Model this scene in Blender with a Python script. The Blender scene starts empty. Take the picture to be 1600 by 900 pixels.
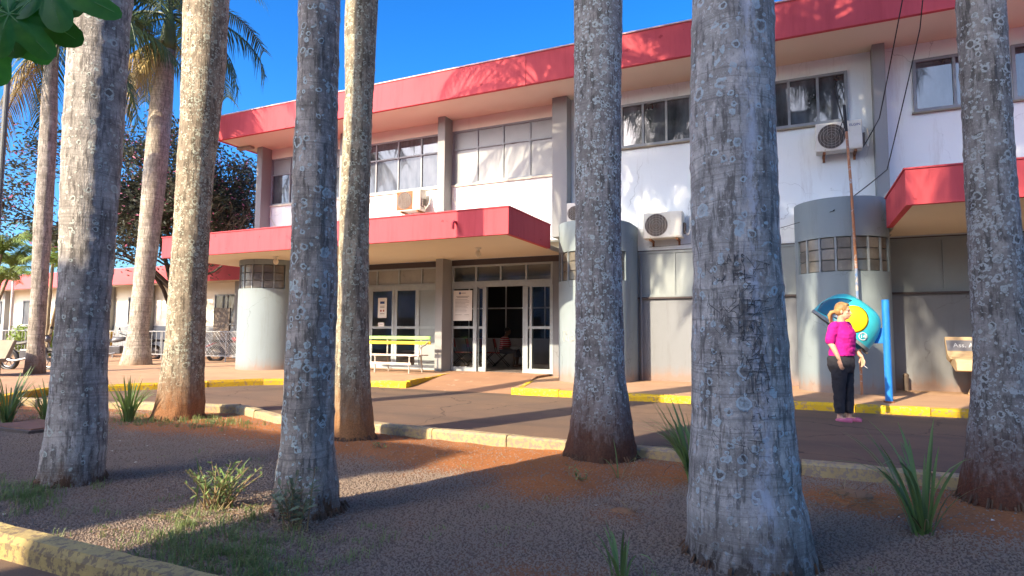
import bpy, bmesh, math, random
import numpy as np
from mathutils import Vector, Matrix, noise as mnoise
R = math.radians
random.seed(7); np.random.seed(7)
S = bpy.context.scene
C = S.collection

# ------------------------------------------------------------------ camera, sky, sun, exposure
PITCH, YAW, ROLL, FPX, EYE = 0.0750723, 0.434968, 0.0060349, 956.56, 1.22
fw = Vector((-math.sin(YAW)*math.cos(PITCH), math.cos(YAW)*math.cos(PITCH), math.sin(PITCH)))
rt = Vector((math.cos(YAW), math.sin(YAW), 0)); up = rt.cross(fw)
r2 = rt*math.cos(ROLL)+up*math.sin(ROLL); u2 = up*math.cos(ROLL)-rt*math.sin(ROLL)
cd = bpy.data.cameras.new('camera'); cam = bpy.data.objects.new('camera', cd); C.objects.link(cam)
cam.matrix_world = Matrix(((r2.x, u2.x, -fw.x, 0), (r2.y, u2.y, -fw.y, 0), (r2.z, u2.z, -fw.z, EYE), (0, 0, 0, 1)))
cd.sensor_width = 36; cd.lens = FPX/1600*36; cd.clip_start = .05; cd.clip_end = 2000
S.camera = cam
SUN = Vector((.354, 1.0, -.64)).normalized()
w = bpy.data.worlds.new('World'); S.world = w; w.use_nodes = True
nt = w.node_tree; bg = nt.nodes['Background']
sky = nt.nodes.new('ShaderNodeTexSky'); sky.sky_type = 'NISHITA'; sky.sun_disc = False
sky.sun_elevation = math.asin(-SUN.z); sky.sun_rotation = math.atan2(-SUN.x, -SUN.y)
sky.air_density = 1.0; sky.dust_density = 4; sky.ozone_density = 4; sky.altitude = 600
hs = nt.nodes.new('ShaderNodeHueSaturation'); hs.inputs['Hue'].default_value = .494; hs.inputs['Saturation'].default_value = 1.3; hs.inputs['Value'].default_value = 1.0
nt.links.new(sky.outputs[0], hs.inputs['Color']); gm_ = nt.nodes.new('ShaderNodeGamma'); gm_.inputs[1].default_value = 1.4; nt.links.new(hs.outputs[0], gm_.inputs[0]); nt.links.new(gm_.outputs[0], bg.inputs[0])
bg.inputs[1].default_value = 0.08
sl = bpy.data.lights.new('sun', 'SUN'); sl.energy = 3.7; sl.angle = R(.53); sl.color = (1.0, .83, .60)
so = bpy.data.objects.new('sun', sl); C.objects.link(so); so.location = (-6, -15, 20)
so.rotation_euler = SUN.to_track_quat('-Z', 'Y').to_euler()
S.view_settings.view_transform = 'Standard'; S.view_settings.look = 'None'
S.view_settings.exposure = 1.6; S.view_settings.gamma = 1.0
S.cycles.max_bounces = 8; S.cycles.transparent_max_bounces = 12

# ------------------------------------------------------------------ materials
def N(t, typ, **k):
    n = t.nodes.new('ShaderNode'+typ)
    for a, v in k.items(): setattr(n, a, v)
    return n
def ramp(t, src, stops):
    r = N(t, 'ValToRGB'); e = r.color_ramp.elements
    while len(e) < len(stops): e.new(.5)
    for q, (p, c) in zip(e, stops):
        q.position = p; q.color = (c, c, c, 1) if isinstance(c, (int, float)) else (*c, 1)
    t.links.new(src, r.inputs[0]); return r.outputs[0]
def mixc(t, fac, a, b, mode='MIX'):
    m = N(t, 'MixRGB', blend_type=mode)
    for s, v in ((m.inputs[0], fac), (m.inputs[1], a), (m.inputs[2], b)):
        if hasattr(v, 'is_linked'): t.links.new(v, s)
        elif isinstance(v, (int, float)): s.default_value = v
        else: s.default_value = (*v, 1)
    return m.outputs[0]
def math_(t, op, a, b=None, clamp=False):
    m = N(t, 'Math', operation=op, use_clamp=clamp)
    for s, v in zip(m.inputs, (a, b)):
        if v is None: continue
        if hasattr(v, 'is_linked'): t.links.new(v, s)
        else: s.default_value = v
    return m.outputs[0]
def noise(t, vec, scale, detail=4, rough=.55, stretch=None, dist=0):
    if stretch:
        mp = N(t, 'Mapping'); mp.inputs['Scale'].default_value = stretch; t.links.new(vec, mp.inputs[0]); vec = mp.outputs[0]
    n = N(t, 'TexNoise'); n.inputs['Scale'].default_value = scale; n.inputs['Detail'].default_value = detail
    n.inputs['Roughness'].default_value = rough; n.inputs['Distortion'].default_value = dist
    t.links.new(vec, n.inputs['Vector']); return n.outputs['Fac']
def bump(t, h, strength, dist, bs, prev=None):
    b = N(t, 'Bump'); b.inputs['Strength'].default_value = strength; b.inputs['Distance'].default_value = dist
    t.links.new(h, b.inputs['Height'])
    if prev is not None: t.links.new(prev, b.inputs['Normal'])
    t.links.new(b.outputs[0], bs.inputs['Normal']); return b.outputs[0]
def base(name):
    m = bpy.data.materials.new(name); m.use_nodes = True; t = m.node_tree
    return m, t, t.nodes['Principled BSDF'], N(t, 'TexCoord').outputs['Object']
def pm(name, col, col2=None, scale=6, rough=.75, bmp=.15, bscale=40, metal=0, spec=.4, stretch=None, wear=None, wearcol=None, wscale=9, trans=0, rnd=0):
    """painted / mineral surface: two-tone noise, fine relief, optional worn patches"""
    m, t, b, oc = base(name)
    col2 = col2 or tuple(c*.78 for c in col)
    n = noise(t, oc, scale, 6, .6, stretch)
    c = mixc(t, ramp(t, n, [(.3, 0), (.7, 1)]), col2, col)
    if wear is not None:
        n2 = noise(t, oc, wscale, 8, .68, stretch)
        c = mixc(t, ramp(t, n2, [(wear-.03, 0), (wear+.03, 1)]), c, wearcol)
    if rnd:
        oi = N(t, 'ObjectInfo'); c = mixc(t, 1.0, c, ramp(t, oi.outputs['Random'], [(0, 1-rnd), (1, 1.0)]), 'MULTIPLY')
    t.links.new(c, b.inputs['Base Color'])
    rr = math_(t, 'MULTIPLY_ADD', n, .25); rr.node.inputs[2].default_value = rough-.12
    t.links.new(rr, b.inputs['Roughness'])
    b.inputs['Metallic'].default_value = metal; b.inputs['Specular IOR Level'].default_value = spec
    if trans: b.inputs['Transmission Weight'].default_value = trans
    if bmp: bump(t, noise(t, oc, bscale, 5), bmp, .01, b)
    return m
def wallmat(name, col, stain, streak=.5, amount=.6, crack=.0, chip=None, splash=0):
    m, t, b, oc = base(name)
    n = noise(t, oc, .9, 5); s = noise(t, oc, 5, 6, .7, (1, 1, .12))
    c = mixc(t, math_(t, 'MULTIPLY', ramp(t, s, [(streak, 0), (streak+.28, 1)]), amount), col, stain)
    c = mixc(t, ramp(t, n, [(.35, 0), (.75, .3)]), c, tuple(x*.82 for x in col))
    f = noise(t, oc, 28, 6, .7); c = mixc(t, ramp(t, f, [(.62, 0), (.75, .25)]), c, stain)
    if crack:
        wv_ = N(t, 'TexNoise'); wv_.inputs['Scale'].default_value = 3; wv_.inputs['Detail'].default_value = 5; t.links.new(oc, wv_.inputs['Vector'])
        va = N(t, 'VectorMath', operation='MULTIPLY_ADD'); t.links.new(wv_.outputs['Color'], va.inputs[0]); va.inputs[1].default_value = (.5, .5, .5); t.links.new(oc, va.inputs[2])
        vo = N(t, 'TexVoronoi', feature='DISTANCE_TO_EDGE'); vo.inputs['Scale'].default_value = .55; t.links.new(va.outputs[0], vo.inputs['Vector'])
        c = mixc(t, math_(t, 'MULTIPLY', ramp(t, vo.outputs['Distance'], [(0, crack), (.006, 0)]), ramp(t, n, [(.45, 0), (.55, 1)])), c, tuple(x*.35 for x in col))
    if splash:
        sp = N(t, 'SeparateXYZ'); t.links.new(oc, sp.inputs[0]); zz = math_(t, 'ADD', sp.outputs[2], math_(t, 'MULTIPLY', s, -.45))
        c = mixc(t, ramp(t, zz, [(0, splash), (.09, splash*.4), (.28, 0)]), c, (.30, .16, .09))
    if chip:
        c = mixc(t, ramp(t, noise(t, oc, 5.5, 3, .5), [(.70, 0), (.715, .8)]), c, chip)
    t.links.new(c, b.inputs['Base Color']); b.inputs['Roughness'].default_value = .8; b.inputs['Specular IOR Level'].default_value = .25
    p = bump(t, noise(t, oc, 90, 4), .22, .006, b); bump(t, n, .25, .05, b, p); return m
def glass(name, tint, refl, ior=1.5):
    """clear pane: tinted see-through mixed with a Fresnel reflection"""
    m = bpy.data.materials.new(name); m.use_nodes = True; t = m.node_tree; t.nodes.clear()
    o = N(t, 'OutputMaterial'); tr = N(t, 'BsdfTransparent'); tr.inputs[0].default_value = (*tint, 1)
    gl = N(t, 'BsdfGlossy'); gl.inputs['Roughness'].default_value = .02
    fr = N(t, 'Fresnel'); fr.inputs[0].default_value = ior
    mx = N(t, 'MixShader'); t.links.new(math_(t, 'MULTIPLY', fr.outputs[0], refl, True), mx.inputs[0])
    t.links.new(tr.outputs[0], mx.inputs[1]); t.links.new(gl.outputs[0], mx.inputs[2]); t.links.new(mx.outputs[0], o.inputs[0])
    return m
def leafmat(name, c1, c2, dry=(.3, .2, .06), dryamt=.62, trans=.25):
    m, t, b, oc = base(name)
    n = noise(t, oc, 2.3, 4); n2 = noise(t, oc, 14, 3); oi = N(t, 'ObjectInfo')
    c = mixc(t, ramp(t, n, [(.3, 0), (.7, 1)]), c1, c2)
    c = mixc(t, ramp(t, n2, [(dryamt, 0), (dryamt+.15, .7)]), c, dry)
    c = mixc(t, 1.0, c, ramp(t, oi.outputs['Random'], [(0, .65), (1, 1.2)]), 'MULTIPLY')
    t.links.new(c, b.inputs['Base Color']); b.inputs['Roughness'].default_value = .5
    tl = N(t, 'BsdfTranslucent'); t.links.new(c, tl.inputs[0]); mx = N(t, 'MixShader'); mx.inputs[0].default_value = trans
    t.links.new(b.outputs[0], mx.inputs[1]); t.links.new(tl.outputs[0], mx.inputs[2])
    t.links.new(mx.outputs[0], t.nodes['Material Output'].inputs[0]); return m
def bark(name, dark, light, density, fine, lichen=(.55, .60, .53), dirt=.45, dirtcol=(.30, .115, .04), rings=.35, seed=0., streak=None):
    """palm bark: grey ground, faint leaf-scar rings, lichen rosettes with pale rims, red soil splashed on the foot"""
    m, t, b, oc = base(name)
    mp = N(t, 'Mapping'); mp.inputs['Location'].default_value = (seed, seed*1.7, seed*.6); t.links.new(oc, mp.inputs[0]); v = mp.outputs[0]
    n = noise(t, v, 7, 8, .65); nl = noise(t, v, 1.6, 3); nf = noise(t, v, 55, 5, .7)
    nv = noise(t, v, 26, 6, .7, (1, 1, .16))
    nb_ = noise(t, v, 2.6, 5, .6); sk = noise(t, v, 11, 7, .72, (1, 1, .5))
    c = mixc(t, ramp(t, n, [(.32, 0), (.66, 1)]), dark, light)
    c = mixc(t, ramp(t, nb_, [(.38, .55), (.6, 0)]), c, tuple(x*.6 for x in dark))
    c = mixc(t, ramp(t, sk, [(.53, 0), (.62, .5)]), c, tuple(min(1, x*1.25) for x in light))
    c = mixc(t, ramp(t, nv, [(.50, 0), (.60, .8)]), c, tuple(x*.42 for x in dark))
    c = mixc(t, ramp(t, nf, [(.58, 0), (.72, .7)]), c, tuple(min(1, x*1.5) for x in light))
    c = mixc(t, ramp(t, nf, [(.28, .75), (.42, 0)]), c, tuple(x*.35 for x in dark))
    sp = N(t, 'SeparateXYZ'); t.links.new(oc, sp.inputs[0])
    # leaf scars: thin level lines at uneven heights
    zz = math_(t, 'ADD', math_(t, 'MULTIPLY', sp.outputs[2], 1.0), math_(t, 'MULTIPLY', nl, .10))
    wv = N(t, 'TexNoise', noise_dimensions='1D'); wv.inputs['Scale'].default_value = 9; wv.inputs['Detail'].default_value = 6; wv.inputs['Roughness'].default_value = .8
    t.links.new(zz, wv.inputs['W'])
    scar = ramp(t, wv.outputs['Fac'], [(.52, 0), (.56, 1), (.6, 0)])
    c = mixc(t, math_(t, 'MULTIPLY', scar, rings), c, tuple(x*.42 for x in dark))
    # lichen rosettes at three sizes
    wob = N(t, 'TexNoise'); wob.inputs['Scale'].default_value = 30; wob.inputs['Detail'].default_value = 3; t.links.new(v, wob.inputs['Vector'])
    va = N(t, 'VectorMath', operation='MULTIPLY_ADD'); t.links.new(wob.outputs['Color'], va.inputs[0]); va.inputs[1].default_value = (.035, .035, .035); t.links.new(v, va.inputs[2])
    patch = ramp(t, noise(t, v, 1.9, 4, .6), [(.35, .25), (.62, 1)])
    tot = None
    for sc, dens, wdt in ((9.5, density*.8, .055), (17, density, .075), (32, density*fine, .12)):
        vo = N(t, 'TexVoronoi'); vo.inputs['Scale'].default_value = sc; vo.inputs['Randomness'].default_value = .9; t.links.new(va.outputs[0], vo.inputs['Vector'])
        sc_ = N(t, 'SeparateColor'); t.links.new(vo.outputs['Color'], sc_.inputs[0])
        r0 = math_(t, 'MULTIPLY_ADD', sc_.outputs[0], .20); r0.node.inputs[2].default_value = .17
        d = math_(t, 'ABSOLUTE', math_(t, 'SUBTRACT', vo.outputs['Distance'], r0))
        rim = ramp(t, d, [(0, 1), (wdt*.75, 1), (wdt*1.25, 0)])
        ins = math_(t, 'MULTIPLY', math_(t, 'LESS_THAN', vo.outputs['Distance'], r0), math_(t, 'MULTIPLY', math_(t, 'GREATER_THAN', sc_.outputs[2], .72), .6))
        k = math_(t, 'MULTIPLY', math_(t, 'MAXIMUM', rim, ins), math_(t, 'LESS_THAN', sc_.outputs[1], math_(t, 'MULTIPLY', patch, dens)))
        if sc < 20:
            core = math_(t, 'MULTIPLY', math_(t, 'LESS_THAN', vo.outputs['Distance'], math_(t, 'MULTIPLY', r0, .7)), math_(t, 'LESS_THAN', sc_.outputs[1], math_(t, 'MULTIPLY', patch, dens)))
            c = mixc(t, math_(t, 'MULTIPLY', core, .6), c, tuple(x*.4 for x in dark))
        tot = k if tot is None else math_(t, 'MAXIMUM', tot, k)
    tot = math_(t, 'MULTIPLY', tot, ramp(t, noise(t, v, 40, 4, .7), [(.34, .15), (.5, 1)]), True)
    ground = ramp(t, math_(t, 'ADD', sp.outputs[2], math_(t, 'MULTIPLY_ADD', sk, -.9)), [(max(.01, dirt-.42), .06), (max(.02, dirt-.25), .35), (min(.99, dirt+.12), 1)])
    ground.node.inputs[0].links[0].from_node.inputs[1].links[0].from_node.inputs[2].default_value = .45
    tot = math_(t, 'MULTIPLY', tot, ground)
    c = mixc(t, math_(t, 'MULTIPLY', tot, .9), c, lichen)
    if streak:   # pale crust running down one side of the trunk, at an angle about its axis
        at = math_(t, 'ARCTAN2', sp.outputs[1], sp.outputs[0])
        dd = math_(t, 'ABSOLUTE', math_(t, 'SUBTRACT', at, math_(t, 'MULTIPLY_ADD', n, .35)))
        dd.node.inputs[0].links[0].from_node.inputs[1].links[0].from_node.inputs[2].default_value = streak
        k = math_(t, 'MULTIPLY', ramp(t, dd, [(.03, 1), (.28, 0)]), ramp(t, noise(t, v, 13, 8, .75, (1, 1, .45)), [(.44, 0), (.56, 1)]))
        c = mixc(t, math_(t, 'MULTIPLY', k, .85), c, (.62, .63, .66))
    if dirt: c = mixc(t, math_(t, 'SUBTRACT', 1.0, ground), c, mixc(t, ramp(t, nf, [(.35, 0), (.7, 1)]), dirtcol, tuple(x*.45 for x in dirtcol)))
    t.links.new(c, b.inputs['Base Color']); b.inputs['Roughness'].default_value = .9; b.inputs['Specular IOR Level'].default_value = .15
    p = bump(t, nv, .8, .016, b); p = bump(t, sk, .5, .02, b, p); p = bump(t, nf, .7, .008, b, p); p = bump(t, tot, .6, .005, b, p); bump(t, scar, -.6*rings, .012, b, p)
    return m

M = {}
M['fascia'] = wallmat('red_paint', (.51, .075, .09), (.37, .042, .056), .48, .7, 0, (.30, .03, .04))
M['coping'] = pm('coping_metal', (.62, .42, .42), scale=3)
M['soffit'] = wallmat('cream_soffit', (.70, .63, .50), (.52, .45, .34), .62, .5)
M['white'] = wallmat('white_wall', (.75, .79, .785), (.44, .42, .38), .56, .7, .6)
M['cream'] = wallmat('shaded_white_wall', (.72, .68, .58), (.5, .46, .38), .6, .5)  # white wall with its shade put into the colour
M['grey'] = wallmat('grey_wall', (.20, .215, .23), (.13, .135, .14), .55, .7, .6, None, .55)
M['greycol'] = wallmat('grey_column', (.27, .275, .27), (.16, .16, .155), .6, .5)
M['pier'] = wallmat('pier_grey_green', (.215, .265, .285), (.15, .165, .165), .55, .75, .5, None, .55)
M['frame'] = pm('window_frame_grey', (.24, .27, .29), (.19, .21, .23), 8, .5, .05)
M['doorframe'] = pm('door_frame_grey', (.33, .375, .385), (.27, .31, .32), 8, .5, .05)
M['darkframe'] = pm('dark_band', (.07, .055, .055), scale=4, rough=.6)
M['panel'] = pm('grey_panel', (.25, .265, .275), (.20, .215, .22), 1.3, .4, .04)
M['panelgreen'] = pm('grey_green_panel', (.27, .31, .31), (.22, .25, .25), 1.3, .45, .04)
M['milky'] = pm('milky_transom', (.33, .33, .29), (.22, .22, .2), 1.6, .3, .04)
def darkglass(name, c1, c2, ior, scale):
    m, t, b, oc = base(name)
    n = noise(t, oc, scale, 4, .6, (1, 1, .35)); t.links.new(mixc(t, ramp(t, n, [(.35, 0), (.68, 1)]), c1, c2), b.inputs['Base Color'])
    b.inputs['Roughness'].default_value = .03; b.inputs['IOR'].default_value = ior
    bump(t, noise(t, oc, 1.1, 2), .05, .02, b); return m
M['pane'] = darkglass('window_glass', (.022, .026, .03), (.085, .10, .12), 1.75, 3)
M['panecurtain'] = darkglass('curtained_glass', (.045, .055, .075), (.10, .115, .14), 1.5, 5)
M['doorglass'] = glass('door_glass', (.86, .88, .88), .8)
M['sill'] = pm('sill_cream', (.66, .62, .5), scale=5)
M['block'] = pm('glass_block', (.24, .225, .19), (.11, .105, .095), 3.5, .22, .3, 14, spec=.7, rnd=.45)
M['blockframe'] = pm('block_frame', (.26, .30, .32), scale=8)
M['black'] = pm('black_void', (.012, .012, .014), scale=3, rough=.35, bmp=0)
M['inwall'] = pm('inner_wall', (.72, .72, .70), scale=2)
M['infloor'] = pm('inner_floor', (.24, .21, .19), scale=3, rough=.3, bmp=.02)
M['inbar'] = pm('inner_window_bar', (.82, .83, .83), scale=5)
M['paper'] = pm('paper', (.78, .78, .74), (.72, .72, .68), 3, .8, .02)
M['ink'] = pm('grey_ink', (.22, .22, .23), scale=20, bmp=0)
M['inkblue'] = pm('blue_ink', (.02, .06, .22), scale=20, bmp=0)
M['inkred'] = pm('red_ink', (.35, .03, .02), scale=20, bmp=0)
M['acwhite'] = pm('air_conditioner_white', (.70, .68, .60), (.6, .57, .48), 3, .5, .03, wear=.66, wearcol=(.42, .33, .2))
M['acgrille'] = pm('fan_grille', (.36, .33, .29), (.25, .2, .16), 6, .6, .05)
M['acdark'] = pm('fan_well', (.07, .06, .055), (.12, .085, .06), 5, .6)
M['acblade'] = pm('fan_blade', (.12, .105, .09), scale=5)
M['rust'] = pm('rusty_steel', (.32, .14, .06), (.16, .065, .03), 9, .85, .4, 60)
M['conduit'] = pm('rusty_orange_pipe', (.50, .20, .07), (.34, .17, .1), 5, .7, .1, wear=.58, wearcol=(.45, .42, .4))
M['conduitblue'] = pm('flaked_blue_pipe', (.10, .25, .50), (.3, .3, .33), 7, .6, .1, wear=.52, wearcol=(.5, .45, .4))
M['cable'] = pm('black_cable', (.03, .03, .03), scale=9, bmp=0)
M['blue'] = pm('blue_post_paint', (.015, .16, .52), (.02, .22, .62), 4, .45, .1, wear=.64, wearcol=(.05, .28, .6))
M['teal'] = pm('turquoise_shell', (.05, .50, .56), (.035, .42, .50), 3, .35, .02)
M['tealdark'] = pm('dark_teal_shell', (.012, .115, .19), (.012, .09, .16), 3, .35, .02)
M['yellowdisc'] = pm('yellow_disc', (.85, .55, .005), (.8, .5, .005), 4, .4, .02)
M['whitedecal'] = pm('white_decal', (.8, .82, .82), scale=5, bmp=0)
M['shellin'] = pm('shell_inside', (.25, .27, .27), scale=4)
M['concrete'] = pm('bench_concrete', (.58, .42, .24), (.46, .32, .18), 5, .85, .3, 60, wear=.68, wearcol=(.25, .13, .07))
M['concretegrey'] = pm('grey_concrete', (.27, .235, .17), (.2, .175, .13), 4, .85, .3, 60)
M['slate'] = pm('slate_paint', (.20, .20, .22), (.15, .15, .165), 6)
M['slatgreen'] = pm('light_green_slat', (.33, .62, .17), (.27, .55, .13), 5, .5, .1)
M['slatyellow'] = pm('yellow_slat', (.75, .55, .03), (.68, .46, .02), 5, .5, .1)
M['slatpink'] = pm('faded_slat', (.62, .50, .42), (.5, .38, .32), 6, .6, .2, 40, stretch=(.2, 1, 1), wear=.6, wearcol=(.62, .62, .62))
M['benchiron'] = pm('bench_iron', (.45, .42, .36), scale=8, wear=.6, wearcol=(.15, .12, .1))
M['kerbyellow'] = pm('kerb_yellow', (.72, .47, .015), (.62, .38, .015), 4, .8, .3, 40, wear=.56, wearcol=(.40, .25, .12), wscale=19, rnd=.3)
M['kerbworn'] = pm('worn_kerb', (.55, .44, .21), (.42, .32, .17), 5, .9, .6, 40, wear=.52, wearcol=(.33, .27, .21), wscale=24, rnd=.35)
M['kerbnear'] = pm('mossy_yellow_kerb', (.56, .43, .16), (.36, .28, .13), 6, .9, .7, 40, wear=.53, wearcol=(.25, .19, .11), wscale=22, rnd=.3)
M['bark_near_left'] = bark('bark_near_left', (0.27, 0.245, 0.215), (0.57, 0.53, 0.47), .30, .6, dirt=.06, rings=.5, seed=1.3, dirtcol=(.12, .06, .03))
M['bark_lichen'] = bark('bark_lichen', (0.20, 0.165, 0.12), (0.43, 0.355, 0.25), .85, .8, (.50, .53, .41), dirt=.55, rings=.12, seed=4.1, dirtcol=(.33, .155, .07))
M['bark_slim'] = bark('bark_slim', (0.25, 0.225, 0.19), (0.54, 0.48, 0.41), .50, .5, (.50, .60, .59), dirt=.15, rings=.5, seed=7.7, dirtcol=(.16, .07, .03))
M['bark_sunny'] = bark('bark_sunny', (0.22, 0.19, 0.135), (0.47, 0.40, 0.29), .75, .9, (.50, .53, .41), dirt=.62, rings=.15, seed=2.9, dirtcol=(.38, .19, .08))
M['bark_rosette'] = bark('bark_rosette', (0.205, 0.19, 0.17), (0.45, 0.42, 0.385), .78, .85, (.54, .61, .59), dirt=.58, rings=.3, seed=5.5, dirtcol=(.13, .055, .03))
M['bark_carved'] = bark('bark_carved', (0.34, 0.30, 0.255), (0.70, 0.64, 0.56), .36, .5, (.54, .62, .62), dirt=.2, rings=.5, seed=9.2, streak=-1.42, dirtcol=(.11, .085, .07))
M['bark_crust'] = bark('bark_crust', (0.205, 0.185, 0.16), (0.46, 0.425, 0.38), .98, 1.0, (.50, .53, .50), dirt=.5, rings=.25, seed=3.6, dirtcol=(.17, .06, .03))
M['bark_smooth'] = bark('bark_smooth', (0.33, 0.285, 0.23), (0.50, 0.45, 0.38), .10, .4, (.5, .46, .38), dirt=.35, rings=.75, seed=6.4, dirtcol=(.36, .2, .09))
M['bark_ringed'] = bark('bark_ringed', (0.26, 0.225, 0.185), (0.44, 0.39, 0.335), .16, .5, (.45, .4, .34), dirt=.5, rings=.6, seed=8.4, dirtcol=(.32, .17, .08))
M['roots'] = pm('root_fibre', (.17, .10, .06), (.09, .05, .03), 20, .95, .2)
M['carve'] = pm('carved_groove', (.17, .155, .145), (.07, .064, .06), scale=12, rough=.95)
M['frond'] = leafmat('palm_frond_green', (.035, .065, .02), (.075, .11, .03), (.2, .16, .05), .66)
M['frondyellow'] = leafmat('palm_frond_dry', (.50, .37, .12), (.34, .24, .08), (.12, .075, .03), .6)
M['shaft'] = pm('crownshaft_green', (.10, .15, .05), (.07, .1, .035), 3, .5, .05)
M['iris'] = leafmat('sword_leaf', (.13, .23, .06), (.22, .32, .10), (.32, .27, .1), .68, .3)
M['weed'] = leafmat('weed_leaf', (.16, .26, .07), (.28, .38, .13), (.3, .2, .08), .66, .3)
M['weedgrey'] = leafmat('grey_weed_leaf', (.15, .20, .10), (.25, .29, .17), (.2, .13, .08), .62, .3)
M['weedstem'] = pm('reddish_stem', (.20, .20, .09), (.26, .15, .08), scale=12)
M['grass'] = leafmat('grass_blades', (.12, .19, .05), (.22, .28, .10), (.30, .25, .11), .58, .3)
M['bigleaf'] = leafmat('lobed_leaf', (.05, .22, .025), (.10, .34, .04), (.06, .13, .02), .8, .55)
M['treeleaf'] = leafmat('small_dark_leaf', (.03, .036, .022), (.055, .06, .036), (.09, .06, .04), .62)
M['blossom'] = leafmat('pink_blossom', (.55, .16, .25), (.42, .12, .22), (.3, .2, .12), .7)
M['branch'] = pm('dark_branch', (.06, .045, .035), (.09, .07, .055), 9, .9, .3)
M['areca'] = leafmat('areca_leaf', (.10, .17, .03), (.22, .28, .06), (.35, .28, .06), .6)
M['arecastem'] = pm('areca_stem', (.22, .17, .10), (.13, .1, .06), 6, .7, .1)
M['bush'] = leafmat('bush_leaf', (.16, .27, .04), (.30, .40, .06), (.2, .3, .05), .7)
M['galv'] = pm('galvanised_steel', (.42, .43, .43), (.33, .34, .34), 6, .45, .05, metal=.4)
M['pole'] = pm('dull_grey_pole', (.16, .165, .16), (.11, .11, .105), 6, .6)
M['bikeblack'] = pm('bike_black', (.02, .02, .022), scale=6, rough=.4)
M['bikered'] = pm('bike_red', (.38, .02, .03), scale=6, rough=.3, bmp=0)
M['bikegrey'] = pm('bike_grey', (.12, .12, .13), scale=6, rough=.3, bmp=0)
M['chrome'] = pm('bike_metal', (.16, .16, .17), scale=6, rough=.3, metal=.5, bmp=0)
M['chairred'] = pm('red_chair', (.72, .06, .04), scale=4, rough=.4, bmp=.02)
M['skin'] = pm('skin', (.60, .36, .25), (.54, .30, .2), 9, .55, .05, 120)
M['skindark'] = pm('dark_skin', (.13, .07, .045), scale=9, rough=.5)
M['magenta'] = pm('magenta_cotton', (.52, .008, .24), (.42, .006, .19), 7, .9, .25, 30)
M['trousers'] = pm('black_trousers', (.020, .020, .026), (.034, .033, .04), 7, .9, .3, 25)
M['hairblond'] = pm('blond_hair', (.50, .30, .11), (.16, .085, .035), 16, .5, .5, 60, stretch=(.3, 1.4, .6))
M['pinkshoe'] = pm('pink_shoe', (.50, .13, .25), scale=7, rough=.5)
M['dots'] = pm('dark_grey_cloth', (.06, .06, .075), scale=6)
M['lamp'] = pm('lamp_glass', (.75, .70, .55), scale=4, rough=.3, bmp=0)
M['bluebin'] = pm('blue_plastic', (.02, .18, .5), scale=5, rough=.4)
M['yellowbin'] = pm('yellow_plastic', (.6, .42, .08), scale=5, rough=.4)
M['eye'] = pm('eye', (.05, .04, .035), scale=30, rough=.2, bmp=0)
M['lips'] = pm('lips', (.45, .16, .13), scale=30, bmp=0)
M['farbldg'] = wallmat('opposite_wall', (.78, .77, .74), (.45, .42, .38))
M['pinkfascia'] = wallmat('pale_red_paint', (.60, .11, .12), (.45, .07, .08), .55, .4)
def stripes():
    m, t, b, oc = base('striped_shirt'); sp = N(t, 'SeparateXYZ'); t.links.new(oc, sp.inputs[0])
    k = math_(t, 'GREATER_THAN', math_(t, 'FRACT', math_(t, 'MULTIPLY', sp.outputs[2], 16)), .68)
    t.links.new(mixc(t, k, (.40, .02, .035), (.7, .68, .68)), b.inputs['Base Color']); b.inputs['Roughness'].default_value = .9; return m
M['stripes'] = stripes()
def soilmat():
    m, t, b, oc = base('planter_soil'); at = N(t, 'Attribute', attribute_name='dirt')
    n = noise(t, oc, 60, 6, .7); n2 = noise(t, oc, 9, 5)
    g = mixc(t, ramp(t, n, [(.3, 0), (.75, 1)]), (.09, .068, .052), (.25, .19, .145))
    o = mixc(t, ramp(t, n, [(.3, 0), (.75, 1)]), (.26, .095, .035), (.52, .215, .08))
    f = math_(t, 'ADD', at.outputs['Fac'], math_(t, 'MULTIPLY_ADD', n2, .8), True); f.node.inputs[1].links[0].from_node.inputs[2].default_value = -.4
    t.links.new(mixc(t, f, g, o), b.inputs['Base Color']); b.inputs['Roughness'].default_value = .95; b.inputs['Specular IOR Level'].default_value = .1
    bump(t, n, .8, .015, b); return m
M['soil'] = soilmat()
def roadmat():
    m, t, b, oc = base('dusty_asphalt')
    n = noise(t, oc, .55, 6, .6); n2 = noise(t, oc, 140, 4, .7); n3 = noise(t, oc, 3, 6, .6)
    c = mixc(t, ramp(t, n, [(.3, 0), (.7, 1)]), (.15, .108, .082), (.22, .142, .092))
    c = mixc(t, ramp(t, n3, [(.55, 0), (.8, .6)]), c, (.30, .175, .10))
    c = mixc(t, ramp(t, n2, [(.35, .45), (.65, 0)]), c, (.045, .038, .035))
    st = noise(t, oc, 1.2, 5, .6, (.12, 1, 1)); c = mixc(t, ramp(t, st, [(.5, 0), (.66, .45)]), c, (.075, .06, .052))
    wv_ = N(t, 'TexNoise'); wv_.inputs['Scale'].default_value = 1.5; wv_.inputs['Detail'].default_value = 6; t.links.new(oc, wv_.inputs['Vector'])
    va = N(t, 'VectorMath', operation='MULTIPLY_ADD'); t.links.new(wv_.outputs['Color'], va.inputs[0]); va.inputs[1].default_value = (.9, .9, 0); t.links.new(oc, va.inputs[2])
    vo = N(t, 'TexVoronoi', feature='DISTANCE_TO_EDGE'); vo.inputs['Scale'].default_value = .38; t.links.new(va.outputs[0], vo.inputs['Vector'])
    c = mixc(t, ramp(t, vo.outputs['Distance'], [(0, .75), (.007, 0)]), c, (.035, .028, .024))
    t.links.new(c, b.inputs['Base Color']); b.inputs['Roughness'].default_value = .85; b.inputs['Specular IOR Level'].default_value = .2
    p = bump(t, n2, .5, .006, b); bump(t, n3, .15, .03, b, p); return m
M['road'] = roadmat()
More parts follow.
